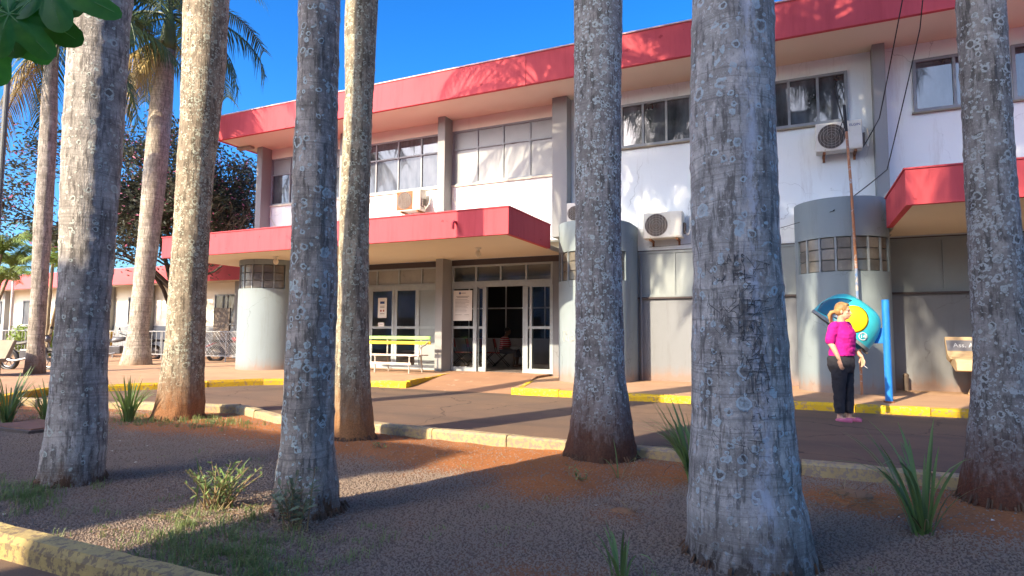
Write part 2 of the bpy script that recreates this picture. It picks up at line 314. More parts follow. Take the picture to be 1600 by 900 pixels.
M['pave'] = pm('dusty_pavement', (.43, .27, .16), (.34, .205, .12), 1.6, .9, .3, 90, wear=.66, wearcol=(.24, .15, .1), wscale=4)
M['rampm'] = pm('ramp_concrete', (.36, .20, .11), (.28, .155, .09), 1.4, .9, .3, 90, wear=.64, wearcol=(.42, .32, .22), wscale=3)
M['earth'] = pm('red_earth', (.32, .17, .09), (.22, .12, .06), .6, .95, .3, 20)
M['stone'] = pm('gravel_stone', (.37, .29, .222), (.135, .103, .078), 40, .85, .2, 90)
M['plate'] = pm('rusty_plate', (.22, .11, .07), (.13, .07, .045), 7, .8, .3)

# ------------------------------------------------------------------ mesh helpers
class MB:
    def __init__(s): s.v = []; s.f = []
    def add(s, vs, fs):
        o = len(s.v); s.v += [tuple(p) for p in vs]; s.f += [tuple(i+o for i in f) for f in fs]; return s
    def box(s, x0, x1, y0, y1, z0, z1):
        return s.add([(x0, y0, z0), (x1, y0, z0), (x1, y1, z0), (x0, y1, z0), (x0, y0, z1), (x1, y0, z1), (x1, y1, z1), (x0, y1, z1)],
                     [(3, 2, 1, 0), (4, 5, 6, 7), (0, 1, 5, 4), (1, 2, 6, 5), (2, 3, 7, 6), (3, 0, 4, 7)])
    def prism(s, poly, z0, z1):
        n = len(poly); z0 = z0 if callable(z0) else (lambda p, a=z0: a); z1 = z1 if callable(z1) else (lambda p, a=z1: a)
        s.add([(p[0], p[1], z0(p)) for p in poly]+[(p[0], p[1], z1(p)) for p in poly],
              [tuple(range(n))[::-1], tuple(range(n, 2*n))]+[(i, (i+1) % n, n+(i+1) % n, n+i) for i in range(n)]); return s
    def tube(s, pts, r, n=8, cap=True):
        pts = [Vector(p) for p in pts]; rs = r if isinstance(r, (list, tuple)) else [r]*len(pts)
        rings = []; ref = None
        for i, p in enumerate(pts):
            d = (pts[min(i+1, len(pts)-1)]-pts[max(i-1, 0)]).normalized()
            if ref is None: ref = d.orthogonal().normalized()
            ref = (ref-d*ref.dot(d)); ref = ref.normalized() if ref.length > 1e-6 else d.orthogonal().normalized()
            b = d.cross(ref)
            rings.append([p+(ref*math.cos(2*math.pi*k/n)+b*math.sin(2*math.pi*k/n))*rs[i] for k in range(n)])
        return s.loft(rings, cap)
    def loft(s, rings, cap=True, close=True):
        n = len(rings[0]); vs = [p for r_ in rings for p in r_]; fs = []
        for i in range(len(rings)-1):
            for k in range(n if close else n-1):
                fs.append((i*n+k, i*n+(k+1) % n, (i+1)*n+(k+1) % n, (i+1)*n+k))
        if cap: fs += [tuple(range(n))[::-1], tuple((len(rings)-1)*n+k for k in range(n))]
        return s.add(vs, fs)
    def ell(s, c, r, nu=14, nv=9, rot=None):
        vs = []; fs = []
        for i in range(nv+1):
            th = math.pi*i/nv
            for k in range(nu):
                ph = 2*math.pi*k/nu; p = Vector((r[0]*math.sin(th)*math.cos(ph), r[1]*math.sin(th)*math.sin(ph), r[2]*math.cos(th)))
                if rot: p = rot @ p
                vs.append(p+Vector(c))
        for i in range(nv):
            for k in range(nu): fs.append((i*nu+k, (i+1)*nu+k, (i+1)*nu+(k+1) % nu, i*nu+(k+1) % nu))
        return s.add(vs, fs)
    def disc(s, c, r, axis='y', th=.01, n=24):
        c = Vector(c); o = {'x': Vector((1, 0, 0)), 'y': Vector((0, 1, 0)), 'z': Vector((0, 0, 1))}[axis]
        return s.tube([c-o*th/2, c+o*th/2], r, n)
    def torus(s, c, R_, r, axis='y', n=24, m=6):
        c = Vector(c); a, b = {'y': (Vector((1, 0, 0)), Vector((0, 0, 1))), 'x': (Vector((0, 1, 0)), Vector((0, 0, 1))), 'z': (Vector((1, 0, 0)), Vector((0, 1, 0)))}[axis]
        o = a.cross(b); rings = []
        for i in range(n+1):
            t = 2*math.pi*i/n; d = a*math.cos(t)+b*math.sin(t)
            rings.append([c+d*(R_+r*math.cos(2*math.pi*k/m))+o*r*math.sin(2*math.pi*k/m) for k in range(m)])
        return s.loft(rings, False)
    def mesh(s, name, m=None, smooth=False, off=(0, 0, 0)):
        me = bpy.data.meshes.new(name)
        me.from_pydata([(p[0]-off[0], p[1]-off[1], p[2]-off[2]) for p in s.v], [], s.f); me.validate(); me.update()
        if m: me.materials.append(M[m] if isinstance(m, str) else m)
        if smooth: me.polygons.foreach_set('use_smooth', [True]*len(me.polygons))
        return me
    def build(s, name, m, parent=None, smooth=False, bevel=0):
        off = org(parent); o = bpy.data.objects.new(name, s.mesh(name, m, smooth, off)); C.objects.link(o)
        if parent: o.parent = parent
        if bevel:
            bv = o.modifiers.new('bevel', 'BEVEL'); bv.width = bevel; bv.segments = 2; bv.limit_method = 'ANGLE'
        return o
def org(p):
    v = Vector((0, 0, 0))
    while p is not None: v = v+p.location; p = p.parent
    return v
def place(name, me, parent=None, loc=(0, 0, 0), rot=(0, 0, 0), scale=(1, 1, 1)):
    o = bpy.data.objects.new(name, me); C.objects.link(o)
    if parent: o.parent = parent
    o.location = loc; o.rotation_euler = rot; o.scale = scale; return o
def tag(o, label=None, cat=None, group=None, kind=None):
    if label: o['label'] = label
    if cat: o['category'] = cat
    if group: o['group'] = group
    if kind: o['kind'] = kind
    return o
def thing(name, label, cat, loc=(0, 0, 0), group=None):
    o = bpy.data.objects.new(name, None); C.objects.link(o); o.location = loc; o.empty_display_size = .2
    return tag(o, label, cat, group)
def kids(o): return [c for c in bpy.data.objects if c.parent == o]
def copy_tree(o, parent=None):
    c = o.copy(); C.objects.link(c)
    if parent: c.parent = parent
    for ch in kids(o): copy_tree(ch, c)
    return c
def part(name, m, parent, *b, bevel=0):
    return MB().box(*b).build(name, m, parent, bevel=bevel)
def text_mesh(txt, size, ext=.002):
    cu = bpy.data.curves.new('text', 'FONT'); cu.body = txt; cu.size = size; cu.extrude = ext; cu.align_x = 'CENTER'; cu.align_y = 'CENTER'
    o = bpy.data.objects.new('text', cu); C.objects.link(o); dg = bpy.context.evaluated_depsgraph_get()
    me = bpy.data.meshes.new_from_object(o.evaluated_get(dg)); bpy.data.objects.remove(o); bpy.data.curves.remove(cu); return me

# ------------------------------------------------------------------ the setting: ground, road, pavement, planter
tag(MB().add([(-900, -900, -.3), (900, -900, -.3), (900, 900, -.3), (-900, 900, -.3)], [(0, 1, 2, 3)]).build('ground', 'earth'), kind='structure')
FARK = [(14, 6.2), (1, 6.24), (-4, 6.36), (-6.6, 6.40), (-8.0, 6.98), (-8.9, 6.72), (-11, 6.2), (-16, 5.3)]
def far_y(x):      # far edge of the planter
    pts = FARK[::-1]
    for (a, b), (c, d) in zip(pts, pts[1:]):
        if a <= x <= c: return b+(d-b)*(x-a)/(c-a)
    return pts[0][1] if x < -16 else pts[-1][1]
rd = MB().prism([(-60, -40), (60, -40), (60, 1.95), (-60, 1.95)], -.25, 0)
rd.prism([(60, 6.16), (60, 11.36), (-7.6, 11.5), (-60, 11.5), (-60, 5.4), (-16, 5.4)]+[(x, y+.08) for x, y in FARK[-2:0:-1]]+[(14, 6.28)], -.25, 0)
tag(rd.build('road', 'road'), kind='structure')

def kerb(name, pts, w_, h, m, top=None, jit=.008, step=1.0, base_z=-.03):
    """a run of kerb stones, each its own piece with open joints"""
    k = tag(bpy.data.objects.new(name, None), kind='structure'); C.objects.link(k)
    P = [Vector((p[0], p[1], 0)) for p in pts]
    for a, b in zip(P, P[1:]):
        L = (b-a).length; n = max(1, round(L/step)); d = (b-a)/L; q = Vector((-d.y, d.x, 0))
        for i in range(n):
            s0 = a+d*(L*i/n+.006); s1 = a+d*(L*(i+1)/n-.006); mb = MB(); nn = 5; rings = []
            dz = random.uniform(-jit, jit); dq = random.uniform(-jit, jit)
            for j in range(nn):
                c = s0.lerp(s1, j/(nn-1))+q*dq; e = .75 if j in (0, nn-1) else 1
                def jj(s=.006): return random.uniform(-s, s)
                rings.append([c+Vector((0, 0, base_z)), c+q*w_+Vector((0, 0, base_z)), c+q*(w_+jj())+Vector((0, 0, h*.72+jj())),
                              c+q*(w_*.88)+Vector((0, 0, h*e*.04+h*.96+dz+jj())), c+q*(w_*.14)+Vector((0, 0, h*e*.04+h*.96+dz+jj())), c+q*jj()+Vector((0, 0, h*.7+jj()))])
            mb.loft(rings).build('kerb_stone', m, k)
    return k
# pavement slabs of the building side
LEFTK = [(-7.9, 11.45), (-9.4, 11.42), (-10.5, 11.2), (-11.3, 10.6), (-11.9, 9.6), (-12.4, 8.7), (-12.9, 7.9), (-12.95, 6.9), (-12.3, 6.1), (-11.6, 5.4)]
def lz(p): return .135+max(0, min(1, (p[1]-11.4)/3.6))*.05
pv = MB().prism([(-40, 16.5), (-40, 5.0), (-13.0, 5.0), (-12.45, 5.6), (-12.5, 6.1), (-13.1, 6.95), (-13.05, 7.95), (-12.55, 8.8), (-12.05, 9.7), (-11.42, 10.75), (-10.58, 11.34), (-9.42, 11.57), (-7.98, 11.6), (-8.5, 14.6), (-8.5, 16.5)], -.05, lz)
tag(pv.build('pavement_left', 'pave'), kind='structure')
pv = MB().prism([(-5.32, 11.46), (30, 11.46), (30, 16.5), (-5.88, 16.5), (-5.88, 14.1), (-5.68, 13.3)], -.05, .125)
tag(pv.build('pavement_right', 'pave'), kind='structure')
rp = MB().add([(-7.98, 11.4, .003), (-5.3, 11.4, .003), (-5.7, 13.3, .13), (-8.35, 13.6, .15), (-5.9, 14.2, .182), (-8.5, 14.6, .184), (-5.9, 21.2, .184), (-8.5, 21.2, .184)],
              [(0, 1, 2, 3), (3, 2, 4, 5), (5, 4, 6, 7)])
rp.add([(-5.3, 11.4, .003), (-5.7, 13.3, .13), (-5.9, 14.2, .182), (-5.9, 21.2, .184), (-5.3, 11.4, -.1), (-5.7, 13.3, -.1), (-5.9, 14.2, -.1), (-5.9, 21.2, -.1)], [(0, 4, 5, 1), (1, 5, 6, 2), (2, 6, 7, 3)])
tag(rp.build('ramp', 'rampm'), kind='structure')
tag(MB().box(-60, -13, 16.5, 40, -.05, .12).build('yard', 'earth'), kind='structure')
kerb('kerb_left', LEFTK[::-1], .15, .143, 'kerbyellow', step=.9)
kerb('kerb_ramp_left', [(-7.9, 11.6), (-8.42, 14.4)], .12, .165, 'kerbyellow', base_z=0)
kerb('kerb_right', [(-5.27, 11.32), (14, 11.32)], .15, .13, 'kerbyellow')
kerb('kerb_ramp_right', [(-5.75, 13.4), (-5.2, 11.47)], .13, .137, 'kerbyellow', base_z=0, step=.7)
kerb('planter_kerb', FARK, -.16, .078, 'kerbworn', jit=.012, base_z=-.12)
kerb('street_kerb', [(-16, 1.915), (14, 1.915)], .125, .12, 'kerbnear', jit=.013, base_z=-.12)
# planter soil
mounds = [(-1.85, 4.75, .34, .07), (-3.9, 5.4, .6, .04), (.35, 5.4, .25, .06), (-.62, 5.55, .3, .05), (-1.15, 4.2, .2, .03), (-7.0, 5.6, .8, .03), (-1.86, 6.0, .6, .035), (-4.75, 5.7, .5, .03), (-3.1, 3.2, .5, .035), (-5.4, 3.0, .6, .035), (-.3, 3.6, .7, .035), (1.0, 4.5, .5, .05)]
def soil_z(x, y):
    z = .010+.018*mnoise.noise(Vector((x*.9, y*.9, 1)))+.012*mnoise.noise(Vector((x*4, y*4, 3)))+.02
    for a, b, r_, h in mounds: z += h*math.exp(-((x-a)**2+(y-b)**2)/(r_*r_))
    t = (y-2.05)/(far_y(x)-2.05-.17); e = min(1, max(0, min(t, 1-t)*9))
    return z-.058-.012*(1-e)
def dirt(x, y):
    d = max(0, min(1, (y-4.5)/1.0))*.72+.28*mnoise.noise(Vector((x*1.1, y*1.1, 9)))+.12*mnoise.noise(Vector((x*4, y*4, 5)))
    if x > -.9: d -= .3
    for a, b, r_, k in ((-1.85, 4.75, .5, 1.0), (.35, 5.35, .35, .8), (.95, 4.75, .4, .7), (-1.15, 4.2, .25, .7), (-.5, 3.0, .45, .4), (-.62, 5.6, .35, .8), (-4.6, 5.6, .7, .5), (-2.9, 5.5, .7, .6), (-7.2, 5.7, .8, .5), (1.4, 5.5, .8, .6), (-1.2, 2.9, .3, .5)):
        d += k*math.exp(-((x-a)**2+(y-b)**2)/(r_*r_))
    return max(0, min(1, d))
nx, ny = 420, 100; vs = []; fs = []; dv = []
for i in range(nx+1):
    x = -15.5+22*i/nx; yf = far_y(x)+.05
    for j in range(ny+1):
        y = 1.99+(yf-1.99)*j/ny; vs.append((x, y, soil_z(x, y))); dv.append(dirt(x, y))
for i in range(nx):
    for j in range(ny): a = i*(ny+1)+j; fs.append((a, a+ny+1, a+ny+2, a+1))
mb = MB(); mb.v = vs; mb.f = fs
soil = tag(mb.build('planter_soil', 'soil', smooth=True), kind='structure')
at = soil.data.attributes.new('dirt', 'FLOAT', 'POINT'); at.data.foreach_set('value', dv)
# gravel: stones strewn over the same surface with geometry nodes
gv = bpy.data.objects.new('gravel', soil.data.copy()); C.objects.link(gv); tag(gv, kind='stuff', label='dark grey crushed gravel covering the planter bed', cat='gravel')
ng = bpy.data.node_groups.new('strew', 'GeometryNodeTree')
ng.interface.new_socket('Geometry', in_out='INPUT', socket_type='NodeSocketGeometry'); ng.interface.new_socket('Geometry', in_out='OUTPUT', socket_type='NodeSocketGeometry')
A = lambda n: ng.nodes.new(n)
gi, go = A('NodeGroupInput'), A('NodeGroupOutput'); dp = A('GeometryNodeDistributePointsOnFaces'); at = A('GeometryNodeInputNamedAttribute'); at.data_type = 'FLOAT'; at.inputs[0].default_value = 'dirt'
mr = A('ShaderNodeMapRange'); mr.inputs[1].default_value = .25; mr.inputs[2].default_value = .75; mr.inputs[3].default_value = 3600; mr.inputs[4].default_value = 260
dp.distribute_method = 'RANDOM'
ic = A('GeometryNodeMeshIcoSphere'); ic.inputs['Radius'].default_value = 1; ic.inputs['Subdivisions'].default_value = 1
sm = A('GeometryNodeSetMaterial'); sm.inputs['Material'].default_value = M['stone']
ip = A('GeometryNodeInstanceOnPoints')
rv = A('FunctionNodeRandomValue'); rv.data_type = 'FLOAT_VECTOR'; rv.inputs[0].default_value = (.0035, .0035, .003); rv.inputs[1].default_value = (.0125, .0095, .008)
rr = A('FunctionNodeRandomValue'); rr.data_type = 'FLOAT_VECTOR'; rr.inputs[0].default_value = (0, 0, 0); rr.inputs[1].default_value = (6.28, 6.28, 6.28); rr.inputs['Seed'].default_value = 3
lk = ng.links.new
lk(gi.outputs[0], dp.inputs['Mesh']); lk(at.outputs['Attribute'], mr.inputs[0]); lk(mr.outputs[0], dp.inputs['Density']); lk(dp.outputs[0], ip.inputs['Points'])
lk(ic.outputs[0], sm.inputs[0]); lk(sm.outputs[0], ip.inputs['Instance']); lk(rv.outputs[0], ip.inputs['Scale']); lk(rr.outputs[0], ip.inputs['Rotation']); lk(ip.outputs[0], go.inputs[0])
gv.modifiers.new('strew', 'NODES').node_group = ng

# ------------------------------------------------------------------ the building
B = thing('clinic_building', 'long two storey white and grey clinic with red roof fascia and entrance canopies', 'building', (-6, 16, 0))
WY, BY, CY, DY = 14.87, 14.95, 14.52, 15.05     # wall planes
part('roof', 'coping', B, -16.6, 13.9, 13.6, 27, 7.5, 8.08)
part('soffit', 'soffit', B, -16.62, 13.9, 13.52, 14.93, 7.36, 7.46)
part('soffit', 'soffit', B, -16.62, -16.13, 14.93, 27, 7.36, 7.46)
part('fascia', 'fascia', B, -16.74, -5.905, 13.43, 13.53, 7.352, 8.12)
part('fascia', 'fascia', B, -5.895, 14, 13.434, 13.53, 7.354, 8.12)
part('fascia', 'fascia', B, -16.744, -16.62, 13.53, 27, 7.354, 8.12)
part('coping', 'coping', B, -16.77, 14.02, 13.405, 13.62, 8.12, 8.15)
# upper storey, left bays between columns
cols = [-16.12, -12.62, -9.10, -5.63]
for i, x in enumerate(cols):
    x1 = x+(.24 if i < 3 else .41)
    part('column', 'greycol', B, x, x1, CY, 15.3, 3.86 if i < 3 else 3.7, 7.362, bevel=.012)
part('wall', 'white', B, -16.1, -15.98, 15.3, 27, 0, 7.36)
def window(parent, x0, x1, z0, z1, y, ncol, rows, fm, panes, fw_=.05, depth=.07, name='window'):
    """a framed window; rows = list of z splits; panes(r, c) -> material of that pane"""
    zs = [z0]+rows+[z1]; mb = MB()
    mb.box(x0, x0+fw_, y-depth, y, z0, z1).box(x1-fw_, x1, y-depth, y, z0, z1)
    for k, z in enumerate(zs):
        a, b = (z, z+fw_) if k == 0 else ((z-fw_, z) if k == len(zs)-1 else (z-fw_/2, z+fw_/2))
        mb.box(x0+fw_, x1-fw_, y-depth+.002, y-.002, a, b)
    st = (x1-x0)/ncol
    for k in range(1, ncol):
        x = x0+st*k
        for q in range(len(zs)-1):
            mb.box(x-fw_*.45, x+fw_*.45, y-depth+.006, y-.004, zs[q]+fw_*(1 if q == 0 else .5), zs[q+1]-fw_*(1 if q == len(zs)-2 else .5))
    f = mb.build(name, fm, parent)
    for q in range(len(zs)-1):
        for k in range(ncol):
            pm_ = panes(q, k)
            if pm_: MB().box(x0+st*k+.018, x0+st*(k+1)-.018, y-.032+.004*((k+q) % 2), y-.022+.004*((k+q) % 2), zs[q]+.02, zs[q+1]-.02).build('pane', pm_, f)
    return f
bays = [(-15.88, -12.62, 'pane', 'panel'), (-12.38, -9.10, 'panecurtain', 'pane'), (-8.86, -5.63, 'panel', 'panel')]
for x0, x1, lo, hi in bays:
    part('wall', 'white', B, x0, x1, BY, 15.25, 3.7, 5.40)
    part('sill', 'sill', B, x0+.003, x1-.003, BY-.05, 15.2, 5.40, 5.452)
    part('wall', 'cream', B, x0, x1, BY-.02, 15.25, 7.03, 7.358)  # white band over the windows, tinted cream for the shade there
    window(B, x0, x1, 5.452, 7.03, BY+.06, 4, [6.48], 'frame', lambda r_, k, lo=lo, hi=hi: hi if r_ else lo)
    MB().tube([(x0+.05, BY-.03, 5.35), (x0+.06, BY-.06, 5.05), (x0+.28, BY-.05, 4.75), (x0+.5, BY-.02, 4.5)], .014, 6).build('hose', 'acwhite', B)
# upper storey, right: wall cut round the windows
wins = [(-3.90, -1.62, 4), (-1.20, 1.14, 4), (2.34, 3.78, 2), (4.0, 6.3, 4), (8, 10.3, 4)]
xs = -5.22
for x0, x1, n in wins+[(13.9, 13.9, 0)]:
    part('wall', 'white', B, xs, x0, WY, 15.3, 3.275, 7.36)
    if n:
        part('wall', 'white', B, x0, x1, WY, 15.3, 3.275, 5.86); part('wall', 'white', B, x0, x1, WY, 15.3, 7.0, 7.36)
        window(B, x0, x1, 5.88, 7.0, WY+.02, n, [], 'frame', lambda r_, k: 'pane', .06, .08)
        part('sill', 'concretegrey', B, x0-.03, x1+.03, WY-.06, WY+.03, 5.845, 5.88)
    xs = x1
for x in (1.59, 8.6): part('column', 'greycol', B, x, x+.23, CY, WY, 3.3, 7.362, bevel=.01)
part('wall', 'grey', B, -3.5, 13.9, WY, 15.2, 0, 2.09)
part('ledge', 'darkframe', B, -3.5, 13.9, WY-.07, WY+.05, 2.09, 2.13)
part('lintel', 'darkframe', B, -3.5, 13.9, WY-.012, WY+.06, 3.25, 3.275)
for x0, x1, n in ((-3.5, .01, 4), (1.73, 13.9, 12)):
    window(B, x0, x1, 2.13, 3.25, WY+.05, n, [], 'panelgreen', lambda r_, k: 'panelgreen', .05, .06)
# conduit strip by the wall
MB().tube([(-3.42, WY-.05, .12), (-3.42, WY-.05, 3.2)], .03, 8).build('downpipe', 'grey', B)
# rounded piers with glass-block bands
def arc(cx, cy, r_, a0, a1, n): return [(cx+r_*math.cos(R(a0+(a1-a0)*i/n)), cy+r_*math.sin(R(a0+(a1-a0)*i/n))) for i in range(n+1)]
def pier(cx, cy, r_, zt, back):
    f0, f1 = 200, 340
    full = [(cx-r_, back)]+arc(cx, cy, r_, 180, 360, 40)+[(cx+r_, back)]
    p = MB().prism(full, 0, 2.47).prism(full, 3.15, zt)
    jl = [(cx-r_, back)]+arc(cx, cy, r_, 180, f0, 4)+arc(cx, cy, r_-.09, f0, f0, 1)[:1]+[(cx-r_+.12, back)]
    jr = [(cx+r_-.12, back)]+arc(cx, cy, r_-.09, f1, f1, 1)[:1]+arc(cx, cy, r_, f1, 360, 4)+[(cx+r_, back)]
    core = [(cx-r_+.12, back-.01)]+arc(cx, cy, r_-.1, f0-4, f1+4, 24)+[(cx+r_-.12, back-.01)]
    p.prism(jl, 2.47, 3.15).prism(jr, 2.47, 3.15).prism(core, 2.47, 3.15)
    po = p.build('pier', 'pier', B)
    po.data.polygons.foreach_set('use_smooth', [abs(q.normal.z) < .5 for q in po.data.polygons]); 
    es = po.modifiers.new('split', 'EDGE_SPLIT'); es.split_angle = R(40)
    nb = 7; st = (f1-f0)/nb; fr = MB()
    for k in range(nb):
        a0, a1 = f0+st*k+1.6, f0+st*(k+1)-1.6
        for q in range(3):
            z0 = 2.485+.222*q; z1 = z0+.208; pts = arc(cx, cy, r_-.035, a0, a1, 3)
            MB().loft([[(x, y, z0), (x, y, z1), (cx+(x-cx)*.93, cy+(y-cy)*.93, z1), (cx+(x-cx)*.93, cy+(y-cy)*.93, z0)] for x, y in pts]).build('glass_block', 'block', po, bevel=.008)
    for k in range(1, nb):
        a = f0+st*k; pts = arc(cx, cy, r_-.012, a-1.2, a+1.2, 1)
        fr.loft([[(x, y, 2.47), (x, y, 3.15), (cx+(x-cx)*.9, cy+(y-cy)*.9, 3.15), (cx+(x-cx)*.9, cy+(y-cy)*.9, 2.47)] for x, y in pts])
    fr.build('block_frame', 'blockframe', po)
    return po
pier(.87, 14.2, .86, 3.93, WY); pc = pier(-4.38, 14.2, .88, 3.86, WY); pier(-14.1, 13.42, .9, 3.32, 15.2)
# scribbled tag on the middle pier
gs = MB(); 
def on_pier(u, z): a = R(232)+u/.88; return (-4.38+.883*math.cos(a), 14.2+.883*math.sin(a), z)
for st in ([(0, 1.2), (.02, 1.28), (.09, 1.29), (.12, 1.24), (.05, 1.19), (.13, 1.07)], [(.0, 1.3), (-.01, 1.05)], [(.17, 1.29), (.17, 1.05)], [(.16, 1.05), (.25, 1.06)], [(.23, 1.17), (.31, 1.2), (.34, 1.1), (.26, 1.06), (.23, 1.16)],
           [(.38, 1.3), (.38, 1.06), (.45, 1.08), (.46, 1.16), (.38, 1.18)], [(.28, 1.3), (.35, 1.26)], [(.5, 1.25), (.53, 1.07), (.6, 1.24), (.62, 1.05)]):
    gs.tube([on_pier(u, z) for u, z in st], .009, 4)
gs.build('graffiti', pm('pale_graffiti', (.55, .47, .36), scale=30, bmp=0, wear=.5, wearcol=(.36, .36, .36)), pc)
# entrance canopies
def canopy(x0, x1, y0, y1l, y1r):
    c = MB().prism([(x0+.1, y0+.1), (x1-.1, y0+.1), (x1-.1, y1r), (x0+.1, y1l)], 3.30, 3.42).build('canopy', 'soffit', B)
    MB().box(x0, x1, y0, y0+.1, 3.292, 3.86).build('fascia', 'fascia', c)
    MB().prism([(x1-.1, y0+.1), (x1, y0+.1), (x1, y1r), (x1-.1, y1r)], 3.294, 3.858).build('fascia', 'fascia', c)
    MB().prism([(x0, y0+.1), (x0+.1, y0+.1), (x0+.1, y1l), (x0, y1l)], 3.294, 3.858).build('fascia', 'fascia', c)
    MB().prism([(x0-.02, y0-.02), (x1+.02, y0-.02), (x1+.02, y1r), (x0-.02, y1l)], 3.86, 3.885).build('coping', 'fascia', c)
    return c
cl = canopy(-16.15, -5.37, 11.36, 15.0, 13.75)
MB().prism([(-13.1, 13.0), (-5.6, 13.0), (-5.48, 13.7), (-5.48, 15.0), (-16.0, 15.0)], 3.304, 3.42).build('soffit', 'soffit', cl)
MB().tube([(-6.62, 11.37, 3.62), (-6.62, 11.26, 3.62), (-6.6, 11.2, 3.56), (-6.6, 11.2, 3.45)], .03, 8).build('drain_spout', 'fascia', cl)
canopy(1.62, 12.5, 11.28, 13.6, 14.8)
part('wall', 'soffit', B, 1.75, 12.4, 13.5, 14.86, 3.302, 3.42)
# ground floor behind the left canopy
part('header', 'darkframe', B, -13.3, -5.27, DY-.03, 15.2, 3.14, 3.302)
part('column', 'greycol', B, -9.10, -8.87, CY, 15.15, .15, 3.302, bevel=.012)
part('wall', 'grey', B, -13.4, -13.1, 15.0, 15.3, .1, 3.3)
part('wall', 'grey', B, -5.8, -5.22, DY-.02, 15.2, .1, 3.302)
window(B, -8.86, -5.8, 2.63, 3.14, DY+.06, 4, [], 'doorframe', lambda r_, k: 'doorglass', .055, .09, 'transom')
window(B, -13.1, -9.1, 2.63, 3.14, DY+.06, 5, [], 'doorframe', lambda r_, k: 'milky', .045, .08, 'transom')
part('transom_bar', 'doorframe', B, -13.1, -9.1, DY-.04, DY+.06, 2.52, 2.63)
part('transom_bar', 'doorframe', B, -8.86, -5.8, DY-.042, DY+.06, 2.52, 2.63)
def leaf(x0, x1, z0, z1, st0, st1, mid=True, y=DY, gm='doorglass', name='door', wall_pane=None):
    mb = MB().box(x0, x0+st0, y-.03, y+.03, z0, z1).box(x1-st1, x1, y-.03, y+.03, z0, z1)
    mb.box(x0+st0, x1-st1, y-.028, y+.028, z0, z0+.12).box(x0+st0, x1-st1, y-.028, y+.028, z1-.04, z1)
    if mid: mb.box(x0+st0, x1-st1, y-.028, y+.028, 1.36, 1.43)
    f = mb.build(name, 'doorframe', B)
    for a, b in ([(z0+.11, 1.365), (1.425, z1-.03)] if mid else [(z0+.11, z1-.03)]):
        MB().box(x0+st0-.01, x1-st1+.01, y-.006, y+.004, a, b).build('pane', gm, f)
    return f
leaf(-8.86, -8.06, .185, 2.52, .05, .11); leaf(-8.05, -7.8, .185, 2.52, .02, .11, y=DY+.07); leaf(-6.69, -6.40, .185, 2.52, .15, .02, y=DY+.07); leaf(-6.46, -5.79, .185, 2.52, .07, .09)
leaf(-11.78, -10.84, .185, 2.52, .15, .08); leaf(-10.83, -10.0, .185, 2.52, .1, .09); leaf(-10.0, -9.1, .185, 2.52, .05, .05, gm='panelgreen'); leaf(-13.1, -11.78, .185, 2.52, .05, .05, gm='panelgreen')
# waiting room seen through the doors
part('wall', 'inwall', B, -13.3, -4.2, 20.0, 20.15, .18, 1.02); part('wall', 'inwall', B, -13.3, -4.2, 20.002, 20.15, 3.1, 3.3)
part('floor', 'infloor', B, -13.3, -4.2, 15.12, 20.1, .1, .188)
part('ceiling', 'inwall', B, -13.3, -4.2, 15.1, 20.1, 3.31, 3.4)
part('wall', 'inwall', B, -13.4, -13.3, 15.3, 20.1, .18, 3.3); part('wall', 'inwall', B, -4.2, -4.1, 15.2, 20.1, .18, 3.3)
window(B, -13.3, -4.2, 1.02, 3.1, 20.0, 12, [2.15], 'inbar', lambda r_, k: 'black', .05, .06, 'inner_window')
part('floor_slab', 'soffit', B, -16.0, 13.9, 15.35, 26.9, 3.45, 3.7); part('wall', 'white', B, -16.0, 13.9, 26.9, 27, 0, 7.36); part('wall', 'white', B, 13.8, 13.9, 15.3, 26.9, 0, 7.36)
part('wall', 'inwall', B, -16.0, 13.8, 18.0, 18.1, 3.7, 7.36)
# hanging things on the building
def poster(x0, x1, z0, z1, y, label, lines, name='poster'):
    p = thing(name, label, 'poster', ((x0+x1)/2, y, z0)); part('sheet', 'paper', p, x0, x1, y-.006, y, z0, z1)
    w_ = x1-x0; h = z1-z0
    for q, (a, b, t, hh, m) in enumerate(lines): part('print', m, p, x0+w_*a, x0+w_*b, y-.008, y-.0062, z0+h*(t-hh), z0+h*t)
    return p
L1 = [(.30, .40, .935, .05, 'inkblue'), (.335, .365, .96, .10, 'inkblue'), (.41, .66, .92, .018, 'ink'), (.15, .85, .81, .014, 'ink'), (.2, .78, .775, .014, 'ink')]
for k in range(10): L1.append((.1, random.uniform(.6, .92), .70-.045*k, .009, 'ink'))
L1 += [(.1, .45, .2, .01, 'ink'), (.6, .85, .2, .01, 'ink')]
poster(-8.80, -8.2, 1.585, 2.435, DY-.035, 'large white printed notice taped on the left glass of the sliding door', L1)
poster(-11.42, -11.10, 1.68, 2.28, DY-.035, 'narrow white wall sign with blue heading and two red dots on the dark window', [(.25, .75, .82, .12, 'inkblue'), (.25, .75, .6, .03, 'ink'), (.25, .75, .53, .03, 'ink'), (.27, .43, .40, .09, 'inkred'), (.58, .72, .40, .09, 'inkred'), (.25, .75, .22, .03, 'ink')], 'notice_sign')
poster(-11.40, -11.18, 1.42, 1.54, DY-.035, 'small blank white card on the rail under the wall sign', [(.2, .8, .6, .08, 'ink')], 'notice_card')
